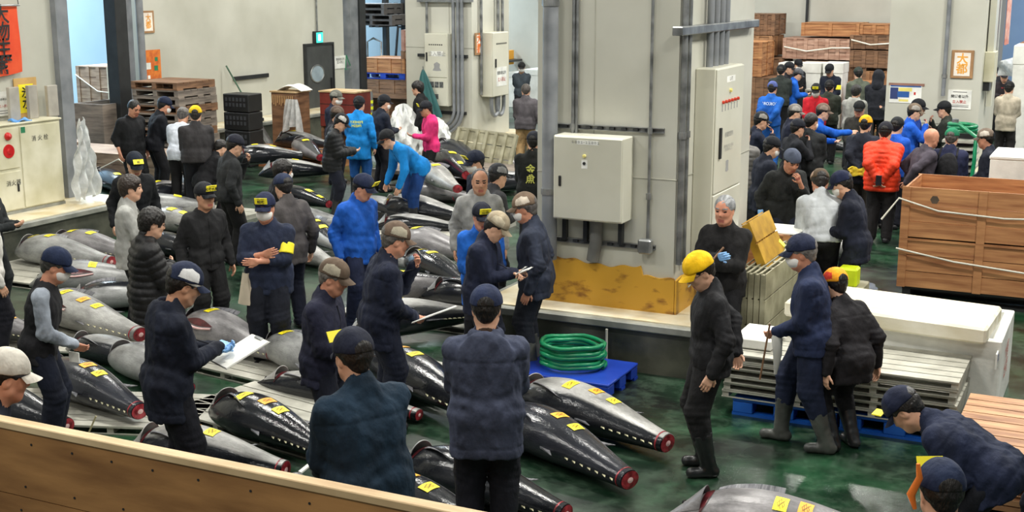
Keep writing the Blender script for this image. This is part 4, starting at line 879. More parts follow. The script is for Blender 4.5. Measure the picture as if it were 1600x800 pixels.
    for (t, ph, col) in tags:
        wL = .075 / L * (.9 if near else 1.2)
        def tg(u, v): return S(t - wL / 2 * 1.3 + wL * 1.3 * u, radians(ph) + (.15 / R) * (v - .5) * .9, .005)
        k = MB().grid(tg, 5, 5, .0015).build('paper_tag', YEL if col == 'y' else ORA, r, smooth=True)
        if near:
            def mk(u, v): return S(t - wL * .3 + wL * .6 * u + .002 * sin(v * 20), radians(ph) + (.09 / R) * (v - .5), .0085)
            mb = MB()
            for q in range(5): mb.grid(lambda u, v: S(t - wL * .42 + wL * (.12 + .14 * q) + wL * .05 * u + .006 / L * sin(v * 9 + q * 2), radians(ph) + (.10 / R) * (v - .5) * (.6 + .4 * ((q * 7) % 3) / 2), .0075), 1, 5)
            mb.build('handwritten_mark', mat('dark_red_ink', srgb(120, 70, 20)) , k)
    return r
def T(hx, hy, tx, ty, base, R, kind, side, label, tags=(), Lmin=1.35, ext='h', **k):
    z = base + R * .75; A = P(hx, hy, z); B = P(tx, ty, z); d = B - A; L = d.length; Lt = max(Lmin, min(L, 1.95))
    if ext == 'h': A = B - d.normalized() * Lt
    else: B = A + d.normalized() * Lt
    return tuna(A, B, base, R, kind, side, label, tags, **k)
# side=-1: back toward the camera for fish whose tail points right
T(800, 606, 1046, 680, 0, .245, 'silver', -1, 'large silver tuna with a bare tail stump, farthest right by the green hose', [(.42, 80, 'y'), (.55, 98, 'o'), (.66, 98, 'y')])
T(765, 640, 988, 737, 0, .235, 'black', -1, 'glossy black tuna with orange and yellow tags, right of the man in the slate hoodie', [(.50, 100, 'o'), (.62, 98, 'y')])
T(622, 712, 887, 790, 0, .215, 'black', -1, 'black tuna without tags lying behind the legs of the slate hoodie man', [])
T(545, 752, 790, 838, 0, .22, 'black', -1, 'black two-tag tuna cut off by the bottom frame edge left of the slate hoodie man', [(.40, 95, 'o'), (.54, 90, 'y')], ext='h')
T(330, 628, 505, 690, 0.07, .215, 'black', -1, 'black tuna with three tags between the writing man in the hoodie and the teal-navy jacket', [(.34, 80, 'y'), (.5, 95, 'o'), (.62, 92, 'y')], ext='t', Lmin=1.45)
T(200, 690, 447, 722, 0, .225, 'silver', -1, 'grey patterned tuna with two tags lying along the foreground plywood wall', [(.42, 92, 'o'), (.55, 90, 'y')])
T(60, 572, 222, 632, 0.07, .22, 'black', -1, 'black tuna with two tags behind the man in the black vest', [(.5, 95, 'o'), (.62, 92, 'y')])
T(-60, 618, 106, 655, 0, .22, 'black', -1, 'black tuna with a dark red stump at the left end of the plywood wall', [])
T(570, 550, 765, 640, 0.07, .235, 'black', -1, 'black tuna with two tags between the brown cap note taker and the slate hoodie man', [(.32, 95, 'o'), (.45, 92, 'y')], ext='t', Lmin=1.4)
T(405, 588, 657, 640, 0.0, .16, 'silver', -1, 'slim silver tuna whose red tail stump shows right of the teal-navy jacket', [])
T(415, 530, 540, 585, 0.07, .21, 'silver', 1, 'silver tuna with one yellow tag left of the brown cap man in the foreground', [(.3, 95, 'y')], ext='t')
T(285, 498, 430, 545, 0.07, .23, 'silver', 1, 'pale silver tuna with one yellow tag below the man with the yellow armband', [(.35, 92, 'y')], ext='t', slit=True)
T(45, 466, 215, 515, 0.07, .24, 'silver', 1, 'pale silver tuna with three tags and a slit belly right of the black vest man', [(.38, 96, 'y'), (.55, 98, 'o'), (.66, 95, 'y')], slit=True)
T(172, 548, 290, 600, 0.0, .19, 'silver', 1, 'white-bellied tuna pointing left behind the black puffer man legs', [], ext='t')
T(105, 535, 235, 560, 0.0, .17, 'silver', -1, 'dull silver tuna lying behind the white-bellied one near the puffer man legs', [], ext='t')
# left rows by the plinth
T(22, 385, 165, 402, 0.07, .24, 'silver', 1, 'silver tuna nearest the left plinth with one yellow tag near the frame edge', [(.22, 92, 'y'), (.4, 90, 'y')], ext='t', Lmin=1.6)
T(75, 378, 205, 392, 0.07, .24, 'silver', 1, 'silver tuna with two yellow tags just behind the navy cap of the vest man', [(.3, 95, 'y'), (.5, 92, 'y')], ext='t', Lmin=1.5)
T(45, 435, 205, 432, 0.07, .23, 'silver', 1, 'silver tuna with an open dark slit level with the mask of the vest man', [(.5, 110, 'y')], slit=True, ext='t', Lmin=1.5)
T(95, 468, 240, 458, 0.0, .2, 'black', 1, 'dark tuna between the slit one and the three-tag silver one at left', [], ext='t')
T(-40, 500, 60, 520, 0.07, .2, 'silver', 1, 'silver tuna with an orange tag behind the man at the left frame edge', [(.7, 92, 'o')])
T(124, 264, 208, 294, 0.0, .23, 'black', -1, 'black tuna with two yellow tags beyond the end of the left plinth', [(.6, 95, 'y'), (.78, 92, 'y')], near=False, Lmin=1.5)
T(56, 272, 130, 301, 0.0, .21, 'black', -1, 'tuna with a red stump right behind the hydrant cabinet', [(.6, 95, 'y')], near=False)
def TF(*a, **k): k.setdefault('near', False); return T(*a, **k)
TF(228, 305, 305, 290, 0.07, .23, 'silver', -1, 'silver tuna with a yellow tag right of the shaggy-haired man in grey', [(.35, 95, 'y')])
TF(222, 322, 335, 318, 0.07, .22, 'silver', 1, 'silver tuna left of the black sweater man, one row nearer than the tagged one', [(.6, 95, 'y')])
TF(235, 340, 330, 352, 0.0, .22, 'silver', 1, 'grey tuna with two tags just left of the black sweater man', [(.45, 95, 'y'), (.62, 92, 'y')])
TF(225, 378, 330, 392, 0.0, .21, 'black', -1, 'black tuna low between the puffer man and the black sweater man', [])
TF(275, 282, 355, 298, 0.07, .21, 'silver', 1, 'silver tuna behind the yellow-tagged cap of the black sweater man', [])
TF(385, 243, 470, 238, 0.25, .24, 'silver', -1, 'slit-bellied silver tuna at the left of the row near the hook rack', [(.35, 95, 'y'), (.6, 90, 'y')], slit=True)
TF(440, 212, 498, 242, 0.25, .22, 'black', 1, 'dark-backed tuna with a yellow tag in the middle of the row near the hook rack', [(.5, 95, 'y')])
TF(455, 218, 515, 222, 0.25, .22, 'silver', -1, 'silver tuna at the back of the row near the hook rack', [(.35, 95, 'y')])
TF(440, 265, 520, 262, 0.07, .23, 'silver', -1, 'silver tuna with one tag left of the black puffer jacket man far back', [(.5, 95, 'y')], slit=True)
TF(425, 300, 515, 314, 0.07, .2, 'black', -1, 'dark tuna with two tags beside the long black apron', [(.65, 98, 'y'), (.85, 95, 'y')])
TF(470, 340, 540, 344, 0.07, .22, 'silver', 1, 'silver tuna lying left of the royal blue jacket', [])
TF(462, 345, 535, 385, 0.07, .2, 'black', 1, 'dark tuna with two tags pointing down beside the royal blue jacket', [(.45, 95, 'y'), (.6, 92, 'y')])
TF(445, 385, 520, 408, 0.0, .19, 'silver', 1, 'silver tuna with a red stump above the tan cap in the foreground', [])
TF(660, 236, 732, 268, 0.35, .25, 'black', -1, 'black tuna with two yellow tags right of the pink jacket', [(.5, 98, 'y'), (.78, 92, 'y')])
TF(680, 226, 748, 246, 0.35, .23, 'black', -1, 'black tuna with a lifted gill cover farthest back right of the pink jacket', [])
TF(652, 258, 712, 290, 0.35, .22, 'silver', 1, 'silver tuna with a tag below the black one right of the pink jacket', [(.45, 95, 'y')])
TF(620, 290, 710, 304, 0.0, .2, 'silver', 1, 'flat grey tuna right of the black trousers of the pink jacket person', [])
TF(632, 325, 722, 330, 0.07, .27, 'silver', -1, 'big round silver tuna with one tag left of the grey hoodie man', [(.42, 92, 'y')], slit=True)
TF(640, 297, 740, 305, 0.0, .2, 'silver', 1, 'grey tuna directly behind the big round silver one', [])
TF(575, 322, 648, 335, 0.07, .22, 'silver', -1, 'silver tuna between the legs of the bending man in bright blue', [(.6, 95, 'y')])
TF(615, 350, 725, 352, 0.0, .19, 'silver', -1, 'flat silver tuna just in front of the big round silver one', [])
TF(640, 376, 735, 394, 0.07, .25, 'silver', 1, 'wide grey tuna with one tag left of the grey hoodie man lower down', [(.3, 95, 'y')])
TF(560, 388, 650, 408, 0.07, .21, 'black', 1, 'black tuna with a tag hidden behind the brown cap note taker', [(.45, 95, 'y')])
T(635, 400, 735, 440, 0.07, .21, 'black', -1, 'black tuna with two tags beside the hand at the mouth of the note taker', [(.25, 95, 'y'), (.42, 92, 'y')], ext='t')
T(610, 450, 715, 436, 0.07, .22, 'black', 1, 'black tuna with one tag right below the raised hand of the note taker', [(.5, 95, 'y')])
T(660, 452, 750, 460, 0.07, .2, 'black', -1, 'black tuna with one tag above the clipboard of the note taker', [(.45, 95, 'y')], ext='t')
T(600, 500, 742, 482, 0.07, .24, 'silver', -1, 'silver tuna with a white-lipped slit right under the clipboard of the note taker', [(.4, 110, 'y')], slit=True, Lmin=1.4)
TF(770, 285, 860, 280, 0.07, .22, 'silver', -1, 'silver tuna behind the grey and black cap near the downpipe', [])
TF(785, 262, 860, 262, 0.07, .22, 'silver', 1, 'silver tuna farther behind the grey and black cap near the leaning plate', [])
# bottom right
T(1040, 790, 1400, 850, 0, .235, 'silver', 1, 'silver tuna with three tags and an open red gill at the bottom right', [(.46, 112, 'y'), (.55, 108, 'o'), (.67, 108, 'y')], Lmin=1.7, ext='t')
# far right rows
for i, (a, b_, c, d, kd, lab) in enumerate(((1150, 160, 1200, 158, 'silver', 'silver tuna left of the blue lettered jacket, back one'), (1150, 172, 1205, 172, 'silver', 'silver tuna left of the blue lettered jacket, middle one'), (1152, 186, 1200, 184, 'black', 'dark tuna left of the blue lettered jacket, front one'),
    (1285, 150, 1330, 158, 'silver', 'silver tuna among the far crowd right of the red jacket'), (1275, 222, 1330, 228, 'silver', 'silver tuna below the pointing arm in the far crowd'), (1195, 320, 1260, 330, 'silver', 'grey tuna between the beanie man and the white shirt man'), (1280, 335, 1345, 345, 'silver', 'grey tuna between the white shirt man and the capped man in dark blue'), (1290, 380, 1350, 395, 'silver', 'dull tuna on the floor beside the black trousers of the white shirt man'))):
    TF(a, b_, c, d, 0.0, .21, kd, 1 if i % 2 else -1, lab)
# aluminium pallets under the fish
def flat(px, py, w, dp, lab, rz=0.0, n=6):
    c = P(px, py, .05); g = grating(w, dp, .07, SLAT, 'fish_pallet', (c.x, c.y, 0), lab, slats=n); g.rotation_euler = (0, 0, rz); g['category'] = 'pallet'
flat(150, 640, 1.9, .9, 'slatted aluminium pallet under the black tunas behind the vest man', radians(20), 7)
flat(130, 530, 1.9, 1.0, 'slatted aluminium pallet under the three-tag silver tuna at left', radians(12))
flat(110, 425, 2.2, 1.5, 'slatted aluminium pallet under the silver tunas near the left plinth', 0)
flat(440, 650, 1.7, 1.0, 'slatted aluminium pallet under the black tuna with three tags', radians(-10))
flat(360, 560, 1.8, .8, 'slatted aluminium pallet behind the writing man in the navy hoodie', radians(-8))
flat(670, 590, 1.5, .8, 'slatted aluminium pallet under the black tuna left of the slate hoodie man', radians(-12))
flat(680, 480, 1.7, 1.4, 'slatted aluminium pallet under the tunas around the clipboard', 0)
flat(680, 355, 1.8, 1.8, 'slatted aluminium pallet under the big round silver tuna', 0)
flat(290, 335, 2.0, 1.6, 'slatted aluminium pallet under the tunas left of the black sweater man', 0)
flat(500, 355, 1.6, 1.6, 'slatted aluminium pallet beside the royal blue jacket', 0)
c = P(450, 255, 0)
r = pallet(c.x - 1.1, c.y - .6, 0, 2.4, 1.4, .25, 'low pale wooden stand under the fish row near the hook rack', WOODC, n=8)

c = P(705, 262, .35); pallet(c.x - 1.2, c.y - .75, 0, 2.4, 1.7, .35, 'low wooden stand under the black tunas right of the pink jacket', WOODG, n=8)

# ================================================================ DISTANCE-FIELD MODELLING (bodies and clothing as continuous surfaces)
f32 = np.float32
def nz(P_, s, seed=0.0):
    x, y, z = P_[:, 0] * s, P_[:, 1] * s, P_[:, 2] * s
    return (np.sin(x * 1.7 + 1.3 * np.sin(y * 1.1 + seed) + seed) * np.sin(y * 1.9 + 1.1 * np.sin(z * 1.3) + seed * 2) + .5 * np.sin(z * 3.1 + 1.7 * np.sin(x * 2.3 + seed)) * np.sin(y * 2.7 + x * 1.9)) * .6
class Field:
    def __init__(s): s.ops = []; s.lo = np.full(3, 9.0); s.hi = np.full(3, -9.0); s.post = []
    def _bb(s, pts, r):
        for p in pts: s.lo = np.minimum(s.lo, np.array(p) - r); s.hi = np.maximum(s.hi, np.array(p) + r)
    def cone(s, a, b, ra, rb=None, k=.02, op='u'):
        rb = ra if rb is None else rb; a = np.array(a, f32); b = np.array(b, f32)
        if op == 'u': s._bb((a, b), max(ra, rb) + .01)
        def f(P_):
            ba = b - a; L2 = max(float(ba @ ba), 1e-9); pa = P_ - a; h = np.clip(pa @ ba / L2, 0, 1)
            q = pa - h[:, None] * ba; return np.sqrt((q * q).sum(1)) - (ra + (rb - ra) * h)
        s.ops.append((op, k, f)); return s
    def ell(s, c, r, R=None, k=.02, op='u'):
        c = np.array(c, f32); r = np.array(r, f32); Rm = np.eye(3, dtype=f32) if R is None else np.array(R, f32)
        if op == 'u': s._bb((c,), float(r.max()) + .01)
        def f(P_):
            q = (P_ - c) @ Rm; k0 = np.sqrt(((q / r) ** 2).sum(1)); k1 = np.sqrt(((q / (r * r)) ** 2).sum(1)) + 1e-9
            return k0 * (k0 - 1) / k1
        s.ops.append((op, k, f)); return s
    def plane(s, p, n, k=.0, op='i'):
        """keep the side the normal points away from"""
        p = np.array(p, f32); n = np.array(n, f32); n = n / np.linalg.norm(n)
        s.ops.append((op, k, lambda P_: (P_ - p) @ n)); return s
    def fn(s, f): s.ops.append(('d', 0, f)); return s
    def eval(s, P_):
        d = None
        for op, k, f in s.ops:
            e = f(P_)
            if d is None: d = e; continue
            if op == 'd': d = d + e
            elif op == 'u':
                if k > 0: h = np.clip(.5 + .5 * (e - d) / k, 0, 1); d = e * (1 - h) + d * h - k * h * (1 - h)
                else: d = np.minimum(d, e)
            else:
                if op == 's': e = -e
                if k > 0: h = np.clip(.5 - .5 * (e - d) / k, 0, 1); d = e * (1 - h) + d * h + k * h * (1 - h)
                else: d = np.maximum(d, e)
        return d
    def mesh(s, h):
        lo = s.lo - h * 2; n = np.ceil((s.hi + h * 2 - lo) / h).astype(int) + 1
        ax = [lo[i] + h * np.arange(n[i]) for i in range(3)]
        G = np.stack(np.meshgrid(*ax, indexing='ij'), -1).reshape(-1, 3).astype(f32)
        D = s.eval(G).reshape(n)
        return snets(D, lo, h)
def snets(D, lo, h):
    S = D < 0; nx, ny, nz_ = D.shape
    c = [S[i:nx - 1 + i, j:ny - 1 + j, k:nz_ - 1 + k] for i in (0, 1) for j in (0, 1) for k in (0, 1)]
    cnt = sum(x.astype(np.int8) for x in c); act = (cnt > 0) & (cnt < 8)
    ii, jj, kk = np.nonzero(act)
    if len(ii) == 0: return np.zeros((0, 3)), np.zeros((0, 4), int)
    offs = [(i, j, k) for i in (0, 1) for j in (0, 1) for k in (0, 1)]
    v = [D[ii + o[0], jj + o[1], kk + o[2]] for o in offs]
    acc = np.zeros((len(ii), 3)); cn = np.zeros(len(ii))
    for a in range(8):
        for b in range(a + 1, 8):
            oa, ob = offs[a], offs[b]
            if sum(abs(oa[q] - ob[q]) for q in range(3)) != 1: continue
            m = (v[a] < 0) != (v[b] < 0); t = np.where(m, v[a] / np.where(m, v[a] - v[b], 1), 0)
            for q in range(3): acc[:, q] += np.where(m, oa[q] + t * (ob[q] - oa[q]), 0)
            cn += m
    V = (acc / cn[:, None] + np.stack([ii, jj, kk], 1)) * h + lo
    idx = -np.ones(act.shape, int); idx[ii, jj, kk] = np.arange(len(ii)); Q = []
    for ax_ in range(3):
        A = np.take(S, range(0, D.shape[ax_] - 1), ax_); B = np.take(S, range(1, D.shape[ax_]), ax_)
        u, w = [(1, 2), (2, 0), (0, 1)][ax_]
        x = np.nonzero(A != B); x = np.stack(x, 1)
        ok = (x[:, u] > 0) & (x[:, w] > 0) & (x[:, u] < D.shape[u] - 1) & (x[:, w] < D.shape[w] - 1); x = x[ok]
        fl = A[x[:, 0], x[:, 1], x[:, 2]]
        du = np.zeros(3, int); du[u] = 1; dw = np.zeros(3, int); dw[w] = 1
        g = lambda y: idx[y[:, 0], y[:, 1], y[:, 2]]
        q = np.stack([g(x - du - dw), g(x - dw), g(x), g(x - du)], 1); q[~fl] = q[~fl][:, ::-1]; Q.append(q)
    return V, np.concatenate(Q)
def mk_mesh(name, parts, mats, parent, midx=None):
    V = np.concatenate([p[0] for p in parts]); o = 0; F = []
    for p in parts: F.append(p[1] + o); o += len(p[0])
    F = np.concatenate(F)
    me = bpy.data.meshes.new(name); me.vertices.add(len(V)); me.vertices.foreach_set('co', V.astype(f32).ravel())
    me.loops.add(len(F) * 4); me.loops.foreach_set('vertex_index', F.ravel().astype(np.int32)); me.polygons.add(len(F))
    me.polygons.foreach_set('loop_start', np.arange(0, len(F) * 4, 4, dtype=np.int32))
    try: me.polygons.foreach_set('loop_total', np.full(len(F), 4, np.int32))
    except Exception: pass
    for m in mats: me.materials.append(m)
    if midx is not None: me.polygons.foreach_set('material_index', midx(V[F].mean(1)).astype(np.int32))
    me.polygons.foreach_set('use_smooth', np.ones(len(F), bool)); me.update(); me.validate()
    ob = bpy.data.objects.new(name, me); C.objects.link(ob); ob.parent = parent; return ob

SKIN = [mat('skin_light', srgb(196, 146, 118), srgb(222, 176, 148), scale=9, rough=.5), mat('skin_tan', srgb(172, 120, 92), srgb(200, 150, 120), scale=9, rough=.5), mat('skin_ruddy', srgb(186, 124, 98), srgb(212, 152, 124), scale=9, rough=.5)]
LIP = mat('lip_skin', srgb(160, 90, 80), rough=.45); EYE = mat('eye_dark', (.012, .01, .01), rough=.15)
GLOVE = mat('blue_nitrile_glove', srgb(110, 160, 215), srgb(140, 185, 232), scale=9, rough=.4)
RUBBER = mat('grey_rubber_boot', srgb(58, 60, 58), srgb(92, 94, 90), scale=5, rough=.38); BOOTB = mat('black_rubber_boot', srgb(22, 23, 24), srgb(40, 41, 43), scale=5, rough=.3)
def hairm(rgb): return mat('hair_%d_%d_%d' % rgb, tuple(v * .6 for v in srgb(*rgb)), tuple(v * 1.5 for v in srgb(*rgb)), scale=14, rough=.45, stretch=(3, 1, 1), bump=.6, bscale=30)
HB = (24, 20, 18); HG = (120, 120, 120)
ARM = dict(down=(.27, .03, -.07), front=(.06, .31, .19), low=(.08, .27, .04), back=(.03, -.19, -.03), mouth=(.045, .235, .425), reach=(.14, .47, .22), point=(.16, .5, .40),
           cross=(-.01, .205, .225), pocket=(.2, .1, -.04), floor=(.12, .36, .16), hip=(.22, .06, .02), chest=(.05, .25, .34), write=(-.01, .31, .21), side=(.26, .1, -.05))
POLE = dict(back=(.6, -1, -.1), cross=(.7, .15, -1), mouth=(.5, .1, -1), point=(.3, -.2, -1), down=(.35, -1, -.2), hip=(1, -.6, .0))
PALM = dict(down=(-1, 0, 0), side=(-1, 0, 0), cross=(0, -1, 0), mouth=(-.3, -.8, 0), back=(0, .3, 1), front=(-.4, -.2, .8), write=(-.3, 0, -1), low=(-.7, -.3, .4))
def V3(*a): return np.array(a, float)
def unit(v): return v / (np.linalg.norm(v) + 1e-9)
def ik(S_, T_, a, b, pole):
    d = T_ - S_; L = np.linalg.norm(d); L2 = min(L, (a + b) * .985); dirv = unit(d); T_ = S_ + dirv * L2
    x = (a * a - b * b + L2 * L2) / (2 * L2); h = sqrt(max(0, a * a - x * x)); p = unit(pole - dirv * (pole @ dirv))
    return S_ + dirv * x + p * h, T_
LAST = {}
def person(px, py, face, label, H=1.70, lean=6, side=0, head=(8, 0), arms=('down', 'down'), top=(24, 30, 48), pants=(20, 24, 36), shoes='shoe', stance=(.0, .0), ph=None,
           hair='short', hc=HB, cap=None, cap2=None, brim=None, card=None, caplet=None, badge=None, mask=False, glasses=False, skin=0, girth=1.0, sleeves='long', sleevec=None,
           gloves=(False, False), hood=False, puffer=False, collar=True, inner=None, openv=0, hem=-.13, armband=False, zipper=None, headband=None, brimyaw=0, apron=False, backtext=None, hoodup=False, detail=1.0, group=None, backpack=False):
    s = H / 1.725 * .985; s2 = s * 1.13
    az = away(px); hd = az - radians(face); rz = hd - pi / 2
    la = radians(lean); X = V3(1, 0, 0); U = V3(sin(radians(side)), sin(la), cos(la)); U = unit(U); Fw = unit(V3(0, cos(la), -sin(la))); X = np.cross(Fw, U)
    hz0 = (.935 if ph is None else ph) * s
    pel = V3(0, -.16 * sin(la) * s, hz0)
    T_ = lambda x, y, z: pel + (X * x + Fw * y + U * z) * s
    # torso curves slightly when bending
    nb = T_(0, 0, .475)
    hp, hy = radians(head[0]), radians(head[1])
    # head frame: up, forward, right in person space
    tot = la * .55 + hp
    hu = V3(0, sin(tot), cos(tot)); hf = V3(0, cos(tot), -sin(tot)); ry = lambda v: V3(v[0] * cos(hy) + v[1] * sin(hy), -v[0] * sin(hy) + v[1] * cos(hy), v[2])
    hu, hf = ry(hu), ry(hf); hx = np.cross(hf, hu)
    Cc = nb + (unit(U * .6 + hu * .4) * .075 + hu * .085 + hf * .028) * s
    Hd = lambda x, y, z: Cc + (hx * x + hf * y + hu * z) * s
    RH = np.stack([hx, hf, hu], 1)
    topz = Hd(0, 0, .118 + (.022 if cap or hoodup else .012 if hair not in ('bald', 'buzz') else 0))
    g = P(px, py, float(topz[2])); cz, sz = cos(rz), sin(rz)
    loc = Vector((g.x - (topz[0] * cz - topz[1] * sz), g.y - (topz[0] * sz + topz[1] * cz), 0))
    D = loc.length / detail; pix = D / 2000
    r = empty('person', loc, rz, label, 'person', group)
    hh = min(max(pix * 1.15, .0046), .0095); hc_ = min(max(pix * 2.0, .011), .019); hn = min(max(pix * .95, .0036), .0075)
    # legs
    hips = [T_(sx * .085, 0, -.01) for sx in (1, -1)]
    ank = [V3(sx * .105 * s, st * s, .09 * s) for sx, st in ((1, stance[0]), (-1, stance[1]))]
    knees = []
    for q in range(2):
        k_, a_ = ik(hips[q], ank[q], .43 * s, .43 * s, V3((.12, -.12)[q], 1, .0)); knees.append(k_); ank[q] = V3(a_[0], a_[1], a_[2])
    # arms
    sh = [T_(sx * .172 * (1 + (girth - 1) * .6), -.012, .392) for sx in (1, -1)]; el = [0, 0]; wr = [0, 0]; hdir = [0, 0]; pn = [0, 0]
    for q, sx in enumerate((1, -1)):
        nm = arms[q]; tg = ARM[nm] if isinstance(nm, str) else nm; po = POLE.get(nm, (.55, -.45, -1)) if isinstance(nm, str) else (.45, -.3, -1); pa = PALM.get(nm, (-.6, -.2, -.3)) if isinstance(nm, str) else (-.6, 0, -.5)
        tp = T_(sx * tg[0], tg[1], tg[2]); 
        if nm == 'down': tp = sh[q] + (T_(sx * .27, .04, -.09) - sh[q]) if lean < 25 else sh[q] + V3(sx * .06, .10, -.5) * s
        if nm == 'cross' and sx < 0: tp = T_(.03, .245, .165)
        el[q], wr[q] = ik(sh[q], tp, .275 * s, .25 * s, X * sx * po[0] + Fw * po[1] + U * po[2])
        d = unit(wr[q] - el[q]); hdir[q] = d; n_ = X * sx * pa[0] + Fw * pa[1] + U * pa[2]; pn[q] = unit(n_ - d * (n_ @ d))
    bulk = girth
    # ---- body
    parts = []
    B = Field()
    B.cone(T_(-.06, 0, 0), T_(.06, 0, 0), .08 * s).cone(T_(0, 0, .02), T_(0, 0, .33), .08 * s, .075 * s, .04).cone(T_(-.12, -.01, .375), T_(.12, -.01, .375), .045 * s, None, .04)
    B.cone(T_(0, -.008, .42), nb + unit(U + hu) * .05 * s, .055 * s, .054 * s, .02)
    for q in range(2):
        B.cone(sh[q], el[q], .046 * s, .038 * s, .03).cone(el[q], wr[q], .038 * s, .026 * s, .02)
        B.cone(hips[q], knees[q], .07 * s, .05 * s, .03).cone(knees[q], ank[q], .048 * s, .034 * s, .02)
    parts.append(B.mesh(max(hc_, .013)))
    # head
    Hf = Field(); e = lambda c, rr, **k: Hf.ell(Hd(*c), np.array(rr) * s2, RH, **k)
    e((0, -.014, .028), (.077, .094, .088)); e((0, .018, -.035), (.061, .074, .088), k=.03)
    Hf.cone(Hd(-.016, .062, -.098), Hd(.016, .062, -.098), .022 * s2, None, .03)
    Hf.cone(Hd(-.05, .02, -.07), Hd(-.02, .058, -.098), .022 * s2, .02 * s2, .025).cone(Hd(.05, .02, -.07), Hd(.02, .058, -.098), .022 * s2, .02 * s2, .025)
    Hf.cone(Hd(-.034, .074, .024), Hd(.034, .074, .024), .012 * s2, None, .02)
    for sx in (1, -1):
        Hf.ell(Hd(sx * .032, .094, .004), np.array((.019, .014, .013)) * s2, RH, k=.012, op='s')
        Hf.ell(Hd(sx * .032, .078, .003), np.array((.0145, .0115, .0115)) * s2, RH, k=.004)
        Hf.cone(Hd(sx * .036, .064, -.03), Hd(sx * .03, .068, -.034), .020 * s2, None, .02)
        if not hoodup:
            Hf.ell(Hd(sx * .077, -.008, -.012), np.array((.010, .020, .033)) * s2, RH, k=.008); Hf.ell(Hd(sx * .089, .0, -.008), np.array((.006, .010, .017)) * s2, RH, k=.006, op='s')
    Hf.cone(Hd(0, .086, .012), Hd(0, .104, -.028), .007 * s2, .0115 * s2, .012).cone(Hd(-.010, .094, -.034), Hd(.010, .094, -.034), .008 * s2, None, .008)
    Hf.cone(Hd(-.018, .084, -.064), Hd(.018, .084, -.064), .0065 * s2, None, .008).cone(Hd(-.014, .083, -.075), Hd(.014, .083, -.075), .0068 * s2, None, .005)
    Hf.cone(Hd(0, -.01, -.05), nb - U * .03 * s2, .056 * s2, .058 * s2, .03)
    parts.append(Hf.mesh(hh))
    def fmat(Cn):
        q = (Cn - Cc) @ RH / s2; m = np.zeros(len(Cn), int); ax_, y, z = np.abs(q[:, 0]), q[:, 1], q[:, 2]
        m[(y > .07) & (ax_ < .024) & (z < -.058) & (z > -.082)] = 1
        m[(y > .062) & (ax_ > .013) & (ax_ < .050) & (z > .020) & (z < .031)] = 2
        m[(y > .068) & (ax_ > .019) & (ax_ < .045) & (np.abs(z - .002) < .0058)] = 3
        return m
    hm = hairm(hc)
    # hands
    def hand(q, infl=0.0, cuff=False):
        sx = (1, -1)[q]; W_, d, n = wr[q], hdir[q], pn[q]; b = np.cross(d, n); side_ = b if (b @ (X * -sx)) > 0 or arms[q] not in ('down', 'side') else -b
        th = np.cross(n, d) * (1 if sx > 0 else -1)   # thumb side
        F = Field(); nmz = arms[q]; curl = {'mouth': 48, 'write': 50, 'front': 32, 'cross': 22, 'back': 30, 'point': 12}.get(nmz, 26) if isinstance(nmz, str) else 34
        F.cone(W_ - d * .02 * s, W_ + d * .015 * s, .026 * s + infl, .025 * s + infl, .01)
        if cuff: F.cone(W_ - d * .07 * s, W_, .034 * s + infl, .028 * s + infl, .01)
        for i, (o, L) in enumerate(((.030, .070), (.010, .078), (-.010, .073), (-.029, .057))):
            base = W_ + (d * (.086 - .004 * abs(i - 1)) + th * o) * s
            F.cone(W_ + (d * .02 + th * o * .6) * s, base, .0135 * s + infl, .0105 * s + infl, .012)
            pprev = base; a = radians(curl * .55)
            for j, fr in enumerate((.45, .31, .24)):
                a2 = a + radians(curl) * j; nd = d * cos(a2) + n * sin(a2); pn2 = pprev + nd * L * fr * s
                F.cone(pprev, pn2, (.0088 - .0008 * j) * s + infl, (.0082 - .0009 * j) * s + infl, .003); pprev = pn2
        tb = W_ + (d * .025 + th * .028) * s; t1 = tb + unit(d * .75 + th * .65 + n * .35) * .042 * s; t2 = t1 + unit(d * .9 + th * .2 + n * .5) * .032 * s
        F.cone(W_ + d * .01 * s + th * .01 * s, tb, .016 * s + infl, .0135 * s + infl, .012).cone(tb, t1, .012 * s + infl, .0095 * s + infl, .008).cone(t1, t2, .0095 * s + infl, .0075 * s + infl, .003)
        return F.mesh(hn)
    for q in range(2):
        if gloves[q]: mk_mesh('glove', [hand(q, .0015, True)], [GLOVE], r)
        else: parts.append(hand(q))
    mk_mesh('body', parts, [SKIN[skin], LIP, hm, EYE], r, fmat)
    # ---- hair
    if hair != 'bald':
        th = {'short': .0, 'buzz': -.0035, 'shaggy': .010, 'long': .012}[hair]
        Hh = Field(); Hh.ell(Hd(0, -.020, .030), (np.array((.083, .096, .092)) + th) * s2, RH)
        Hh.cone(Hd(0, -.055, -.02), Hd(0, -.058, -.045), (.058 + th * .6) * s2, (.045 + th) * s2, .03)
        if hair == 'long': Hh.cone(Hd(0, -.06, -.03), Hd(0, -.06, -.11), .07 * s2, .06 * s2, .03)
        if hair in ('shaggy', 'long'): Hh.cone(Hd(-.05, .05, .075), Hd(.05, .05, .075), .028 * s2, None, .02)
        Hh.ell(Hd(0, .120, -.030 - (.0 if hair != 'shaggy' else .012)), np.array((.078, .088, .090)) * s2, RH, k=.008, op='s')
        if hair in ('short', 'buzz', 'shaggy'):
            for sx in (1, -1): Hh.ell(Hd(sx * .088, .005, -.030), np.array((.022, .030, .036)) * s2, RH, k=.006, op='s')
        if cap or hoodup: Hh.plane(Hd(0, 0, .052), hu)
        amp = {'short': .002, 'buzz': .0006, 'shaggy': .006, 'long': .003}[hair] * s
        Hh.fn(lambda P_, a=amp: -a * (nz(P_, 62, px * .1) + .6 * nz(P_, 130, 2)))
        mk_mesh('hair', [Hh.mesh(hh)], [hm], r)
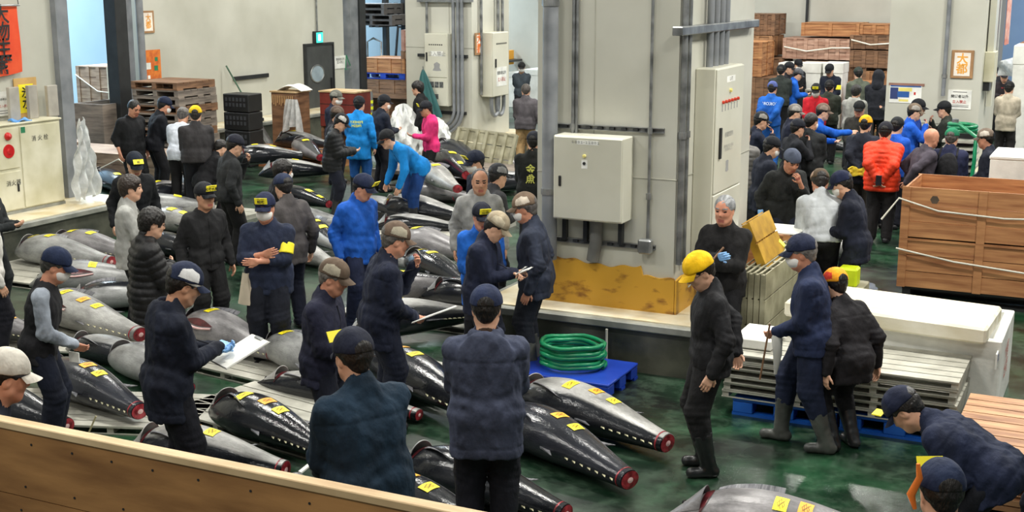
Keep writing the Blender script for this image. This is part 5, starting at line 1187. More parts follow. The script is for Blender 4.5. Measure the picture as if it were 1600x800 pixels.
    # ---- cap
    if cap:
        cm = cloth(cap, .8); c2 = cloth(cap2, .8) if cap2 else cm
        Hc = Field(); Hc.ell(Hd(0, -.016, .036), np.array((.089, .107, .099)) * s2, RH); Hc.plane(Hd(0, .0, .028), -(hu + hf * -.10), .004)
        Hc.fn(lambda P_: .0015 * np.cos(6 * np.arctan2(((P_ - Cc) @ RH)[:, 0], ((P_ - Cc) @ RH)[:, 1])))
        def cmi(Cn):
            q = (Cn - Cc) @ RH / s2; m = np.zeros(len(Cn), int); a = np.abs(np.degrees(np.arctan2(q[:, 0], q[:, 1] + .016)))
            if cap2: m[(a > 48) & (a < 128) & (q[:, 2] < .104 - .0004 * np.abs(a - 88)) & (q[:, 2] > .04)] = 1
            ca = np.degrees(np.arctan2(-q[:, 0], -(q[:, 1] + .016))); m[(np.abs(ca) < 26) & (q[:, 2] < .068 - .00004 * ca * ca)] = 2
            return m
        co = mk_mesh('cap', [Hc.mesh(hh)], [cm, c2, hm], r, cmi)
        by = radians(brimyaw)
        def br(u, v):
            a = radians(-62 + 124 * u); rx, ry_ = .089, .107; ca = cos(a)
            x = rx * sin(a); y = -.016 + ry_ * ca; y2 = y + .078 * v * (max(0, ca) ** .5); x2 = x * (1 - .06 * v)
            z = .036 + .006 - .022 * v + .0 - .030 * (abs(sin(a)) ** 2) * v * 1.1 - .004
            x3 = x2 * cos(by) + (y2 + .016) * sin(by); y3 = -x2 * sin(by) + (y2 + .016) * cos(by) - .016
            return Hd(x3, y3, z)
        (brim is not False) and MB().grid(br, 18, 6, .004 * s).build('brim', cloth(brim, .75) if brim else cm, co, smooth=True)
        bt = Field(); bt.ell(Hd(0, -.016, .136), np.array((.010, .010, .006)) * s2, RH); mk_mesh('cap_button', [bt.mesh(.004)], [cm], co)
        Mh = Matrix(((hx[0], hf[0], hu[0], Cc[0]), (hx[1], hf[1], hu[1], Cc[1]), (hx[2], hf[2], hu[2], Cc[2]), (0, 0, 0, 1))) @ Matrix.Scale(s2, 4)
        if card:
            M = Mh @ Matrix.Translation((0, .108, .088)) @ Matrix.Rotation(radians(-card[1]), 4, 'X')
            k = MB().box(-.052, -.0025, -.026, .052, .0025, .026).build('name_card', YEL, co); k.data.transform(M)
            M2 = M @ Matrix.Translation((0, .0034, 0)) @ Matrix.Rotation(pi, 4, 'Z') @ Matrix.Rotation(pi / 2, 4, 'X')
            text(card[0], .032, M2 @ Matrix.Translation((0, -.008, 0)), BLACK, k, 'card_lettering', bold=.02, thick=.001)
            text('0000 2 00000', .011, M2 @ Matrix.Translation((0, .018, 0)), BLACK, k, 'card_lettering', bold=.01, thick=.001)
        def wrap(vs, a0, z0, out=.003):
            rs = []
            for x, y, z in vs:
                a = a0 - x / .098; zz = z0 + y * .9; kk = sqrt(max(.05, 1 - ((zz - .036) / .099) ** 2)); rs.append(Vector(Hd((.089 + out) * kk * sin(a), -.016 + (.107 + out) * kk * cos(a), zz)))
            return rs
        if caplet is not None:
            for (st, sz_, z0) in (('TOYOSU MARKET', .0105, .086), ('東京魚市', .020, .066)):
                vs, fs = text_geo(st, sz_ * 1.15, .02); MB().add(wrap(vs, radians(caplet), z0), fs).build('cap_lettering', WHITE, co, fix=False)
        if badge is not None:
            vs = [(-.03 + .06 * i / 6, -.017 + .034 * j, 0) for i in range(7) for j in range(2)]; fs = [(2 * i, 2 * i + 2, 2 * i + 3, 2 * i + 1) for i in range(6)]
            k = MB().add(wrap(vs, radians(badge), .060, .004), fs).build('cap_badge', WHITE, co, fix=False)
            vs, fs = text_geo('魚 水', .024, .02); MB().add(wrap(vs, radians(badge), .060, .0055), fs).build('badge_lettering', mat('grey_ink', srgb(70, 70, 75)), k, fix=False)
    if headband:
        Fh = Field(); Fh.ell(Hd(0, -.014, .030), np.array((.084, .104, .094)) * s2, RH); Fh.plane(Hd(0, 0, .058), hu + hf * .1, .003); Fh.plane(Hd(0, 0, .020), -hu - hf * .1, .003)
        mk_mesh('headband', [Fh.mesh(hh)], [cloth(headband)], r)
    if mask:
        Fm = Field(); Fm.ell(Hd(0, .030, -.052), np.array((.0675, .078, .066)) * s2, RH); Fm.cone(Hd(0, .075, -.018), Hd(0, .104, -.032), .008 * s2, .014 * s2, .025); Fm.plane(Hd(0, .014, 0), -hf, .004); Fm.plane(Hd(0, 0, -.006), hu, .004)
        mo = mk_mesh('face_mask', [Fm.mesh(hh)], [mat('mask_white', srgb(225, 222, 218), srgb(240, 238, 234), scale=6, rough=.8)], r)
        for sx in (1, -1): MB().tube([Hd(sx * .055, .055, -.03), Hd(sx * .072, .02, -.004), Hd(sx * .085, -.016, -.002)], .0018, 5).build('ear_loop', WHITE, mo)
    if glasses:
        gm = mat('dark_glasses_frame', srgb(40, 38, 40), rough=.3); go = MB().tube([Hd(-.011, .105, .006), Hd(.011, .105, .006)], .002, 5).build('glasses', gm, r)
        for sx in (1, -1):
            MB().tube([Hd(sx * .033 + .021 * cos(t), .103 - .004 * abs(cos(t)), .0 + .015 * sin(t)) for t in [2 * pi * k / 16 for k in range(17)]], .0020, 5, False).build('lens_rim', gm, go)
            MB().tube([Hd(sx * .054, .098, .004), Hd(sx * .078, .05, .004), Hd(sx * .084, -.005, .0)], .002, 5).build('temple_arm', gm, go)
    # ---- top garment
    tm = cloth(top, .55 if puffer else .85)
    inf = .018 + (.020 if puffer else 0)
    def torso(F, inf, hem):
        F.cone(T_(-.062 * bulk, .0, .0), T_(.062 * bulk, 0, 0), (.108 * bulk + inf) * s)
        F.cone(T_(-.05 * bulk, .004, .16), T_(.05 * bulk, .004, .16), (.102 * bulk + inf) * s, None, .07 * s)
        F.cone(T_(-.086, -.004, .29), T_(.086, -.004, .29), (.104 * (bulk * .5 + .5) + inf) * s, None, .08 * s)
        F.cone(T_(-.115, -.014, .375), T_(.115, -.014, .375), (.064 + inf * .8) * s, None, .07 * s)
        for sx in (1, -1): F.cone(T_(0, -.012, .455), T_(sx * .15, -.014, .395), (.048 + inf * .5) * s, (.044 + inf * .5) * s, .04 * s)
        F.cone(T_(-.02, -.010, .34), T_(-.02, -.012, .44), (.080 + inf * .6) * s, (.064 + inf * .5) * s, .04 * s).cone(T_(.02, -.010, .34), T_(.02, -.012, .44), (.080 + inf * .6) * s, (.064 + inf * .5) * s, .04 * s)
        if hem < -.09:
            for sx in (1, -1): F.cone(T_(sx * .06 * bulk, 0, -.02), pel + (T_(sx * .07 * bulk, 0, 0) - pel) * 1.0 + V3(0, .0, (hem - .1) * s), (.102 * bulk + inf) * s, (.105 * bulk + inf) * s, .06 * s)
        Un = unit(U * .5 + V3(0, 0, 1) * .5); F.plane(pel + Un * hem * s, -Un, .010)
    def sleevesf(F, inf, full=True, first=False):
        for q in range(2):
            ra, rb, rc = (.058 + inf * .75) * s, (.048 + inf * .7) * s, (.036 + inf * .55) * s
            if sleeves == 'short': m_ = sh[q] + (el[q] - sh[q]) * .72; F.cone(sh[q], m_, ra, .056 * s + inf * .3, .0 if first and q == 0 else .045 * s)
            elif sleeves == 'none': pass
            else:
                F.cone(sh[q], el[q], ra, rb, .045 * s)
                w_ = wr[q] - hdir[q] * (.0 if sleeves == 'long' else .13) * s; F.cone(el[q], w_, rb, rc, .03 * s)
    amp = .0085 * s
    def wrk(P_):
        rg = 1 - 2.2 * np.abs(nz(P_ * np.array((1, 1, .8), f32), 10, px * .53)); d = amp * (nz(P_, 15, px * .37) * .6 + .7 * nz(P_ * np.array((1, 1, .5), f32), 34, px * .11) - .55 * np.maximum(rg, 0))
        for q in range(2):   # crease folds at elbow and waist
            a = np.exp(-((P_ - el[q].astype(f32)) ** 2).sum(1) / (.10 * s) ** 2); d = d + a * .005 * s * np.sin(((P_ - el[q].astype(f32)) @ hdir[q].astype(f32)) * 150)
        tz = (P_ - pel.astype(f32)) @ U.astype(f32) / s; yy = (P_ - pel.astype(f32)) @ Fw.astype(f32); d = d + .005 * s * np.exp(-((tz - .33) / .009) ** 2) * (yy < 0) + .005 * s * np.exp(-((tz - hem - .06) / .009) ** 2); d = d + .004 * s * np.exp(-((tz - .06) / .12) ** 2) * np.sin(tz * 62 + 4 * nz(P_, 6, px)); return d
    def quilt(P_):
        tz = (P_ - pel.astype(f32)) @ U.astype(f32) / s; best = None; coord = tz.copy(); inarm = np.full(len(P_), 9.0)
        dt = np.abs((P_ - T_(0, 0, .2).astype(f32)) @ X.astype(f32))
        for q in range(2):
            L1 = np.linalg.norm(el[q] - sh[q])
            for a, b, off in ((sh[q], el[q], 0), (el[q], wr[q], L1)):
                a = a.astype(f32); b = b.astype(f32); ba = b - a; h = np.clip((P_ - a) @ ba / (ba @ ba), 0, 1); qd = P_ - a - h[:, None] * ba; dd = np.sqrt((qd * qd).sum(1)) - .02
                m_ = (dd < inarm) & (dd < .075 * s); inarm = np.where(m_, dd, inarm); coord = np.where(m_, .43 - (off + h * np.linalg.norm(ba)) / s, coord)
        return -.016 * s * np.abs(np.sin(coord * pi / .066)) ** .6 + .010 * s + .003 * s * nz(P_, 26, px)
    def vopen(F):
        if openv: F.cone(T_(0, .16, .50), T_(0, .17, .50 - openv), .055 * s, .012 * s, .01, op='s')
    nmk = 'jacket' if sleeves == 'long' else 'shirt'
    if sleevec is None:
        F = Field(); torso(F, inf, hem); sleevesf(F, inf)
        if collar:
            F.cone(T_(0, -.012, .46), nb + unit(U + hu) * .030 * s - hf * .012 * s, .074 * s, .069 * s, .03 * s); F.cone(nb + unit(U + hu) * .0 * s, nb + unit(U + hu) * .12 * s, .057 * s, .062 * s, .006, op='s')
        else: F.ell(nb + U * .045 * s, np.array((.075, .07, .05)) * s, None, k=.01, op='s')
        vopen(F)
        if hood: F.ell(T_(0, -.092 * girth, .385), np.array((.155, .045, .125)) * s, np.stack([X, Fw, U], 1), k=.05); F.cone(T_(-.07, -.05, .485), T_(.07, -.05, .485), .04 * s, None, .02); F.ell(T_(0, -.045, .52), np.array((.072, .055, .06)) * s, np.stack([X, Fw, U], 1), k=.012, op='s')
        F.fn(quilt if puffer else wrk); mk_mesh(nmk, [F.mesh(hc_)], [tm], r)
        if sleeves == 'long' and 50 < face < 310 and not openv and D < 26:
            zs = np.linspace(max(hem + .03, -.2), .41, 14); ys = np.linspace(.30, .02, 57); pts = []
            for z in zs:
                G = np.array([T_(0, y, z) for y in ys], f32); e_ = F.eval(G); k_ = np.nonzero(e_ < 0)[0]
                if len(k_): pts.append(Vector(T_(0, ys[k_[0]] + .004, z)))
            if len(pts) > 3: MB().tube(pts, .0045 * s, 5).build('zipper', cloth(tuple(int(v * .45 + 18) for v in top)), r, smooth=True)

    else:
        F = Field(); torso(F, inf, hem); F.ell(nb + U * .045 * s, np.array((.075, .07, .05)) * s, None, k=.01, op='s')
        for q in range(2): F.cone(sh[q] + X * (.035, -.035)[q] * s, sh[q] + X * (.10, -.10)[q] * s - U * .02 * s, .062 * s, .08 * s, .01, op='s')
        F.fn(quilt if puffer else wrk); mk_mesh('vest', [F.mesh(hc_)], [tm], r)
        F = Field(); sleevesf(F, .010); F.cone(T_(-.12, -.01, .41), T_(.12, -.01, .41), .055 * s, None, .05 * s); F.fn(wrk); mk_mesh('shirt', [F.mesh(hc_)], [cloth(sleevec)], r)
    if inner:
        F = Field(); F.cone(T_(0, 0, .36), nb + unit(U + hu) * .022 * s, .082 * s, .060 * s); F.cone(T_(-.07, .018, .32), T_(.07, .018, .32), .09 * s, None, .05 * s); F.plane(T_(0, 0, .22), -U, .01); mk_mesh('undershirt', [F.mesh(hc_)], [cloth(inner)], r)
    if hoodup:
        F = Field(); F.ell(Hd(0, -.03, .02), np.array((.105, .118, .122)) * s2, RH); F.cone(Hd(0, -.03, -.04), T_(0, -.03, .44), .10 * s2, .11 * s2, .04); F.ell(Hd(0, .115, -.02), np.array((.066, .09, .10)) * s2, RH, k=.01, op='s'); F.fn(wrk); mk_mesh('hood', [F.mesh(hc_)], [tm], r)
    if armband:
        q = 1; a = sh[q] + (el[q] - sh[q]) * .42; b = sh[q] + (el[q] - sh[q]) * .80; F = Field(); F.cone(a, b, .076 * s, .073 * s); dd = unit(b - a); F.plane(a, -dd, .003); F.plane(b, dd, .003)
        k = mk_mesh('armband', [F.mesh(.008)], [YEL], r)
    if apron:
        F = Field()
        for sx in (1, -1): F.cone(T_(sx * .05, .03, .10), V3(sx * .09 * s, .05 * s, .35 * s), .115 * s, .15 * s, .05)
        F.plane((0, 0, .32 * s), (0, 0, -1), .005); F.fn(lambda P_: .008 * np.sin(np.arctan2(P_[:, 1], P_[:, 0]) * 9)); mk_mesh('apron', [F.mesh(hc_)], [cloth(apron)], r)
    if False: MB().tube([T_(.0, .128 * bulk + inf * .9, z) for z in (-.1, 0, .1, .2, .3, .38)], .004, 5).build('zipper', cloth(zipper), r)
    if backtext:
        st, colr, sz_, zz = backtext; vs, fs = text_geo(st, sz_, .015)
        vv = []
        Fb = None
        for x, y, z in vs:
            xx = -x; base_y = -.004 - sqrt(max(.0004, ((.104 + inf + .012) ** 2 - (max(0, abs(xx) - .078)) ** 2))); vv.append(Vector(T_(xx, base_y - .006, zz + y)))
        MB().add(vv, fs).build('back_lettering', mat('print_%d_%d_%d' % colr, srgb(*colr), rough=.6), r, fix=False)
    if backpack:
        F = Field(); F.ell(T_(.02, -.20, .22), np.array((.14, .08, .20)) * s, np.stack([X, Fw, U], 1)); F.cone(T_(-.08, -.19, .08), T_(.10, -.19, .08), .06 * s, None, .04); F.fn(wrk)
        bo = mk_mesh('backpack', [F.mesh(hc_)], [cloth((26, 26, 30))], r)
        for sx in (1, -1): MB().tube([T_(sx * .09, -.15, .1), T_(sx * .12, -.14, .38), T_(sx * .11, -.03, .49), T_(sx * .11, .12, .36), T_(sx * .13, .02, .1)], .014, 6).build('shoulder_strap', cloth((26, 26, 30)), bo)
    # ---- trousers
    F = Field(); tuck = shoes in ('boot', 'blackboot')
    F.cone(T_(-.06, -.006, -.01), T_(.06, -.006, -.01), .108 * bulk * s)
    F.cone(T_(-.05, 0, .06), T_(.05, 0, .06), .092 * bulk * s, None, .04 * s)
    for q in range(2):
        F.cone(hips[q], knees[q], .102 * bulk * s, .088 * (.5 + .5 * bulk) * s, .035 * s); e_ = ank[q] + (knees[q] - ank[q]) * (.55 if tuck else .0); F.cone(knees[q], e_, .088 * (.5 + .5 * bulk) * s, (.076 if tuck else .078) * s, .02 * s)
    F.plane(T_(0, 0, .13), U, .006)
    if not tuck: F.plane((0, 0, .035 * s), (0, 0, -1), .004)
    kn = [k_.astype(f32) for k_ in knees]
    def wp(P_):
        d = .005 * s * nz(P_, 17, px * .2)
        for q in range(2):
            a = np.exp(-((P_ - kn[q]) ** 2).sum(1) / (.12 * s) ** 2); d = d + a * .005 * s * np.sin(P_[:, 2] * 120 + P_[:, 0] * 30)
            a2 = np.exp(-((P_ - ank[q].astype(f32)) ** 2).sum(1) / (.12 * s) ** 2); d = d + a2 * .005 * s * np.sin(P_[:, 2] * 130 + P_[:, 1] * 20)
        return d
    F.fn(wp); mk_mesh('trousers', [F.mesh(max(hc_, .013))], [cloth(pants)], r)
    # ---- footwear
    bmn = {'boot': RUBBER, 'blackboot': BOOTB}.get(shoes, mat('dark_shoe', srgb(24, 24, 26), srgb(40, 40, 44), scale=6, rough=.5))
    for q, sx in enumerate((1, -1)):
        a = ank[q]; o = V3(sx * .03, 0, 0); F = Field()
        F.cone(V3(a[0], a[1] - .045 * s, .040 * s), V3(a[0] + sx * .02 * s, a[1] + .13 * s, .038 * s), .042 * s, .040 * s)
        F.cone(V3(a[0], a[1] - .01 * s, .05 * s), a + V3(0, 0, .02 * s), .05 * s, .045 * s, .03 * s)
        if tuck: F.cone(a, a + (knees[q] - a) * .62, .055 * s, .078 * s, .03 * s); kd = unit(knees[q] - a); F.plane(a + (knees[q] - a) * .60, kd, .004); F.fn(lambda P_: .0035 * nz(P_, 28, px))
        F.plane((0, 0, .002), (0, 0, -1), .0); mk_mesh('boot' if tuck else 'shoe', [F.mesh(max(hh * 1.2, .009))], [bmn], r)
    mw = Matrix.Translation(loc) @ Matrix.Rotation(rz, 4, 'Z')
    LAST.update(mw=mw, wr=[mw @ Vector(w) for w in wr], hd=[(mw.to_3x3() @ Vector(h)) for h in hdir], fwd=mw.to_3x3() @ Vector(Fw), x=mw.to_3x3() @ Vector(X), up=mw.to_3x3() @ Vector(U), s=s, rz=rz)
    return r
def held_board(label, w=.23, h=.31, tilt=25, off=(0, .09, .03), m=None, name='clipboard', cat='clipboard', clip=True, rel=0):
    """clipboard lying on the left hand of the last person"""
    L = LAST; c = (L['wr'][0] * .5 + L['wr'][1] * .5) + L['fwd'] * off[1] + Vector((0, 0, off[2])) + L['x'] * off[0]
    r = empty(name, c, L['rz'] + radians(rel), label, cat); r.rotation_euler = (radians(tilt), 0, L['rz'] + radians(rel))
    MB().box(-w / 2, -h / 2, -.006, w / 2, h / 2, -.003).build('board', mat('grey_board', srgb(180, 180, 176)), r); MB().box(-w / 2 + .006, -h / 2 + .006, -.003, w / 2 - .006, h / 2 - .01, .004).build('paper_sheets', WHITE, r)
    if clip: MB().box(-.05, h / 2 - .03, .004, .05, h / 2 - .005, .012).build('clip', STEEL, r, bevel=.003)
    return r

# ================================================================ PEOPLE
NAVY = (24, 32, 56); DNAVY = (18, 22, 36); BLK = (20, 20, 22); CHAR = (44, 44, 48); BROWN = (98, 82, 68); TANP = (176, 168, 148); CAPN = (20, 26, 46)
RBLUE = (22, 84, 176); SKYB = (18, 128, 205)
# -- nearest row
person(760, 445, 2, 'man seen from behind in slate hoodie and navy cap, centre foreground', 1.80, lean=4, arms=('front', 'front'), top=(62, 68, 88), hood=True, cap=(30, 42, 74), caplet=-105, pants=(18, 20, 30), hem=-.27, girth=1.22, inner=(74, 54, 42))
person(545, 512, 330, 'man seen from behind in teal-navy jacket and lettered cap at the bottom centre', 1.86, lean=8, arms=('front', 'front'), top=(20, 42, 60), cap=CAPN, caplet=-100, card=('山', 20), pants=(18, 22, 34), hem=-.26, girth=1.28)
person(303, 413, 78, 'man in navy hoodie and navy-white cap writing on a white pad with blue gloves', 1.84, lean=8, head=(22, 0), arms=('write', 'front'), top=(20, 26, 42), pants=(16, 18, 28), hood=True, cap=(26, 36, 62), cap2=(225, 225, 225), headband=(228, 224, 220), glasses=True, skin=1, gloves=(True, True), hem=-.24, girth=1.14)
held_board('white notepad held open by the blue-gloved man in the navy hoodie', .26, .36, 22, off=(.0, .16, -.02), rel=12)
person(22, 546, 85, 'man in cream cap leaning in profile at the bottom left corner', 1.80, lean=16, head=(8, 0), arms=('down', 'down'), top=(34, 38, 50), cap=(214, 208, 196), headband=(60, 60, 66), skin=2, girth=1.05)
person(98, 389, 100, 'man in black vest with grey sleeves, navy cap and face mask', 1.70, lean=12, head=(16, 0), arms=('low', 'down'), top=(30, 30, 34), sleevec=(150, 158, 170), cap=(22, 36, 66), badge=85, mask=True, pants=(20, 26, 42), hc=(60, 58, 56), skin=2, hem=-.15)
LW = LAST['wr'][1]; W0 = LAST['wr'][0]
t = empty('folded_paper', tuple(W0 + Vector((0, 0, -.10))), 0, 'small folded white paper in the hand of the man in the black vest', 'paper'); MB().box(-.05, -.004, -.04, .05, .004, .04).build('paper_sheet', WHITE, t)
# -- second row, left to right
person(244, 326, 80, 'man with glasses in black puffer jacket with crossed arms', 1.72, lean=3, head=(14, 0), arms=('cross', 'cross'), top=(26, 26, 28), puffer=True, pants=(22, 22, 24), hair='shaggy', glasses=True, girth=1.08, hem=-.26)
person(206, 274, 95, 'shaggy-haired man in light grey jacket with crossed arms', 1.72, lean=3, head=(4, 0), arms=('cross', 'cross'), top=(168, 168, 164), pants=(24, 24, 28), hair='shaggy', hem=-.2, hc=(44, 34, 28), skin=0)
person(212, 240, 165, 'man in dark cap with yellow card peering down behind the light grey jacket', 1.73, lean=6, head=(20, 0), arms=('down', 'down'), top=(24, 26, 30), pants=(20, 20, 22), cap=(22, 30, 44), card=('松', -55), mask=False)
person(320, 285, 155, 'man in black crew sweater and yellow card cap facing the camera', 1.70, lean=2, head=(2, -6), arms=('down', 'down'), top=(34, 34, 36), pants=(26, 26, 28), cap=(26, 28, 34), card=('松武水産', 8), collar=False, girth=.96, skin=1)
person(412, 302, 195, 'man in navy short-sleeved shirt, mask and yellow armband with crossed arms', 1.73, lean=3, head=(6, 0), arms=('cross', 'cross'), sleeves='half', top=(36, 44, 66), pants=(22, 26, 38), cap=(26, 34, 64), card=('相武', 6), mask=True, armband=True, girth=1.2, hem=-.2, zipper=(20, 24, 36), skin=2, hc=(40, 36, 34))
Q = LAST['mw'] @ Vector((.19, .10, .93))
tag(MB().grid(lambda u, v: ((.035 + .05 * v) * cos(2 * pi * u) * (1 + .3 * sin(2 * pi * u * 4)), (.02 + .03 * v) * sin(2 * pi * u), -.30 * v), 24, 8).build('towel', mat('cream_towel', srgb(196, 184, 164), rough=.9), smooth=True, loc=tuple(Q)), 'cream towel hanging from the pocket of the man with the yellow armband', 'towel')
person(438, 272, 330, 'man in grey-brown jacket and navy cap turned away behind the masked man', 1.70, lean=6, head=(16, 0), arms=('down', 'down'), top=(76, 72, 72), pants=(26, 30, 46), cap=(32, 42, 68), badge=-170, hem=-.2)
person(446, 250, 80, 'person with black hair, mask and long dark apron', 1.66, lean=4, head=(10, 0), arms=('low', 'low'), top=(24, 24, 26), pants=(22, 24, 30), hair='shaggy', mask=True, apron=(28, 34, 52), girth=.95)
person(532, 407, 110, 'man in brown cap and dark navy jacket looking down, standing in the foreground', 1.70, lean=6, head=(18, 0), arms=('low', 'low'), top=(34, 36, 56), pants=(22, 26, 40), cap=BROWN, cap2=TANP, girth=1.1, hem=-.2, hc=(110, 105, 100), skin=2)
person(628, 348, 78, 'man in brown cap and navy jacket raising a hand to his mouth', 1.78, lean=10, head=(14, 0), arms=('low', 'mouth'), top=(24, 30, 50), pants=(22, 28, 46), cap=(104, 86, 72), cap2=TANP, badge=20, girth=1.18, hem=-.24, hc=(90, 86, 82), skin=2, inner=(170, 190, 225))
c = LAST['wr'][0]; r = empty('clipboard', tuple(c + LAST['fwd'] * .17 + Vector((0, 0, .04))), LAST['rz'], 'white clipboard held low by the man with a hand at his mouth', 'clipboard'); r.rotation_euler = (radians(20), radians(-12), LAST['rz'] - .3)
MB().box(-.14, -.19, -.006, .14, .19, -.002).build('board', mat('grey_board', 0), r); MB().box(-.135, -.185, -.002, .135, .18, .004).build('paper_sheets', WHITE, r)
person(575, 274, 140, 'man in royal blue jacket and badge cap looking down to the right', 1.72, lean=4, head=(20, -20), arms=('down', 'down'), top=RBLUE, pants=(24, 32, 58), cap=(24, 34, 62), badge=45, card=('東', 15), girth=1.15, hem=-.2, openv=.2, inner=BLK, skin=2)
person(738, 236, 240, 'man in navy cap and dark jacket facing left behind the grey hoodie', 1.72, lean=5, head=(10, 0), arms=('down', 'down'), top=(22, 26, 44), pants=(20, 22, 34), cap=(22, 30, 50), caplet=-100, mask=True, card=('東', 30))
person(750, 266, 172, 'man with shaved head in light grey zipped hoodie', 1.74, lean=2, head=(6, 0), arms=('down', 'down'), top=(152, 152, 150), pants=(24, 26, 34), hair='buzz', hood=True, openv=.10, inner=BLK, zipper=(70, 70, 70), skin=1, girth=1.08, hem=-.2, hc=(40, 34, 32))
person(754, 318, 165, 'man with glasses and yellow card cap in blue and black vest', 1.62, lean=3, head=(10, 0), arms=('low', 'low'), top=(26, 96, 190), pants=(24, 24, 32), cap=(24, 28, 44), card=('山治', 8), glasses=True, skin=2, openv=.16, inner=BLK, hem=-.3)
person(812, 302, 280, 'man in brown cap, mask and dark work jacket standing by the downpipe', 1.76, lean=6, head=(14, 0), arms=('down', 'down'), top=(44, 50, 66), pants=(30, 34, 44), cap=(110, 92, 76), cap2=(200, 188, 172), mask=True, girth=1.2, hem=-.2, skin=2, shoes='boot', hc=(90, 86, 84))
person(790, 336, 110, 'man in tan cap and navy jacket writing in a small notebook', 1.68, lean=8, head=(32, -10), arms=('write', 'write'), top=(26, 32, 54), pants=(18, 22, 36), cap=(168, 154, 130), cap2=(196, 184, 160), girth=1.1, hem=-.22, zipper=(20, 24, 36))
held_board('small notebook held by the man in the tan cap', .13, .18, 25, off=(-.02, .07, .03), name='notebook', cat='notebook', clip=False)
held_board('white phone-sized tag lying over the small notebook of the tan cap man', .05, .12, 40, off=(.09, .10, .07), name='white_slip', cat='slip', clip=False)
person(783, 256, 60, 'man in grey-black cap and charcoal jacket turned right behind the grey hoodie', 1.68, lean=8, head=(10, 0), arms=('front', 'front'), top=(60, 60, 64), pants=(26, 26, 30), cap=(46, 48, 52), cap2=(150, 150, 150), card=None)
person(835, 205, 12, 'man in black hoodie with yellow fish print seen from behind beside the downpipe', 1.72, lean=5, arms=('front', 'front'), top=(24, 26, 24), pants=(26, 26, 28), cap=(20, 24, 36), hem=-.2, girth=1.1, backtext=('金\n魚', (190, 190, 90), .13, .2))
person(822, 131, 5, 'man in grey sweater and khaki trousers seen from behind', 1.72, lean=8, arms=('down', 'front'), top=(84, 80, 84), pants=(170, 140, 98), hair='short', hc=(70, 64, 60), sleeves='half', girth=1.1)
person(815, 97, 178, 'distant man in dark sweater, cap and mask facing the camera', 1.68, lean=2, arms=('back', 'back'), top=(62, 70, 78), pants=(22, 22, 26), cap=(30, 30, 30), mask=True)
# -- back left group
person(213, 158, 140, 'heavy man in black T-shirt looking down at the left', 1.78, lean=5, head=(24, 0), arms=('down', 'down'), sleeves='half', top=(28, 29, 32), pants=(18, 18, 20), hair='short', girth=1.25, skin=2, collar=False)
person(262, 152, 70, 'man in navy cap bending behind the white T-shirt man', 1.80, lean=16, head=(14, 0), arms=('front', 'front'), top=(20, 22, 30), pants=(20, 20, 24), cap=(22, 32, 58), mask=True, card=None, skin=2)
person(288, 169, 20, 'man in white T-shirt and grey cap bending forward', 1.72, lean=24, head=(16, 0), arms=('front', 'front'), sleeves='short', top=(212, 218, 230), pants=(22, 22, 24), cap=(120, 116, 112), hc=(80, 76, 74), skin=1, collar=False)
person(305, 165, 5, 'broad man in charcoal jacket and yellow cap seen from behind', 1.76, lean=7, head=(6, 0), arms=('low', 'low'), top=(56, 54, 56), pants=(20, 22, 28), cap=(240, 200, 20), girth=1.3, hem=-.1, hc=(40, 34, 30))
person(350, 219, 60, 'crouching dark-haired person between the charcoal jacket and the black jacket', 1.66, lean=35, head=(8, 0), arms=('front', 'front'), top=(24, 24, 28), pants=(20, 20, 24), ph=.6, stance=(.15, -.1))
person(373, 211, 70, 'man in black jacket and badge cap standing in profile', 1.74, lean=6, head=(18, 0), arms=('down', 'mouth'), top=(38, 40, 42), pants=(20, 20, 22), cap=(30, 32, 46), badge=80, girth=1.15, hem=-.1, mask=False)
person(527, 141, 120, 'man in grey-green hat and black mask at the rear', 1.74, lean=4, head=(6, 0), arms=('low', 'low'), top=(30, 34, 52), pants=(26, 28, 40), cap=(104, 104, 96), cap2=(140, 140, 130), mask=True)
person(530, 166, 90, 'man in brown patterned cap behind the black puffer jacket', 1.70, lean=8, head=(8, 0), arms=('low', 'low'), top=(34, 34, 40), pants=(24, 26, 32), cap=(92, 76, 66), cap2=(120, 104, 92))
person(541, 180, 95, 'man in black puffer jacket and white-fronted cap looking at his hands', 1.70, lean=8, head=(30, 0), arms=('front', 'front'), top=(26, 28, 30), puffer=True, pants=(20, 24, 38), cap=(30, 30, 34), cap2=(210, 208, 204), shoes='blackboot', hem=-.16)
person(562, 150, 15, 'person in bright blue coat with yellow lettering and pink towel under the cap', 1.74, lean=5, head=(4, 10), arms=('down', 'low'), top=SKYB, pants=(30, 84, 150), cap=(22, 26, 34), headband=(225, 110, 125), girth=1.12, hem=-.30, backtext=('FISHERY\nFRESH', (225, 230, 60), .062, .30), shoes='blackboot')
person(603, 148, 65, 'man in dark navy sweater, badge cap and mask seen from behind', 1.74, lean=10, head=(6, 0), arms=('front', 'front'), top=(28, 34, 48), pants=(26, 26, 32), cap=(24, 26, 34), badge=-120, mask=True, girth=1.2)
person(598, 204, 250, 'person in bright blue jacket and blue trousers bending to the left', 1.76, lean=52, head=(-4, 0), arms=('down', 'down'), top=SKYB, pants=(24, 62, 122), cap=(24, 26, 30), girth=1.08, hem=-.12, backtext=('FISHERY', (215, 225, 215), .06, .30), shoes='blackboot', headband=(150, 90, 70))
person(650, 127, 290, 'person with black hair in black clothes facing left by the white plastic', 1.78, lean=4, arms=('down', 'down'), top=(24, 24, 26), pants=(20, 20, 22), hair='shaggy')
person(662, 158, 255, 'person in bright pink jacket, black trousers and yellow card cap', 1.68, lean=5, head=(10, 0), arms=('down', 'front'), top=(226, 52, 120), pants=(26, 26, 26), cap=(26, 28, 36), card=('三', 10), hood=True, skin=1, shoes='blackboot')
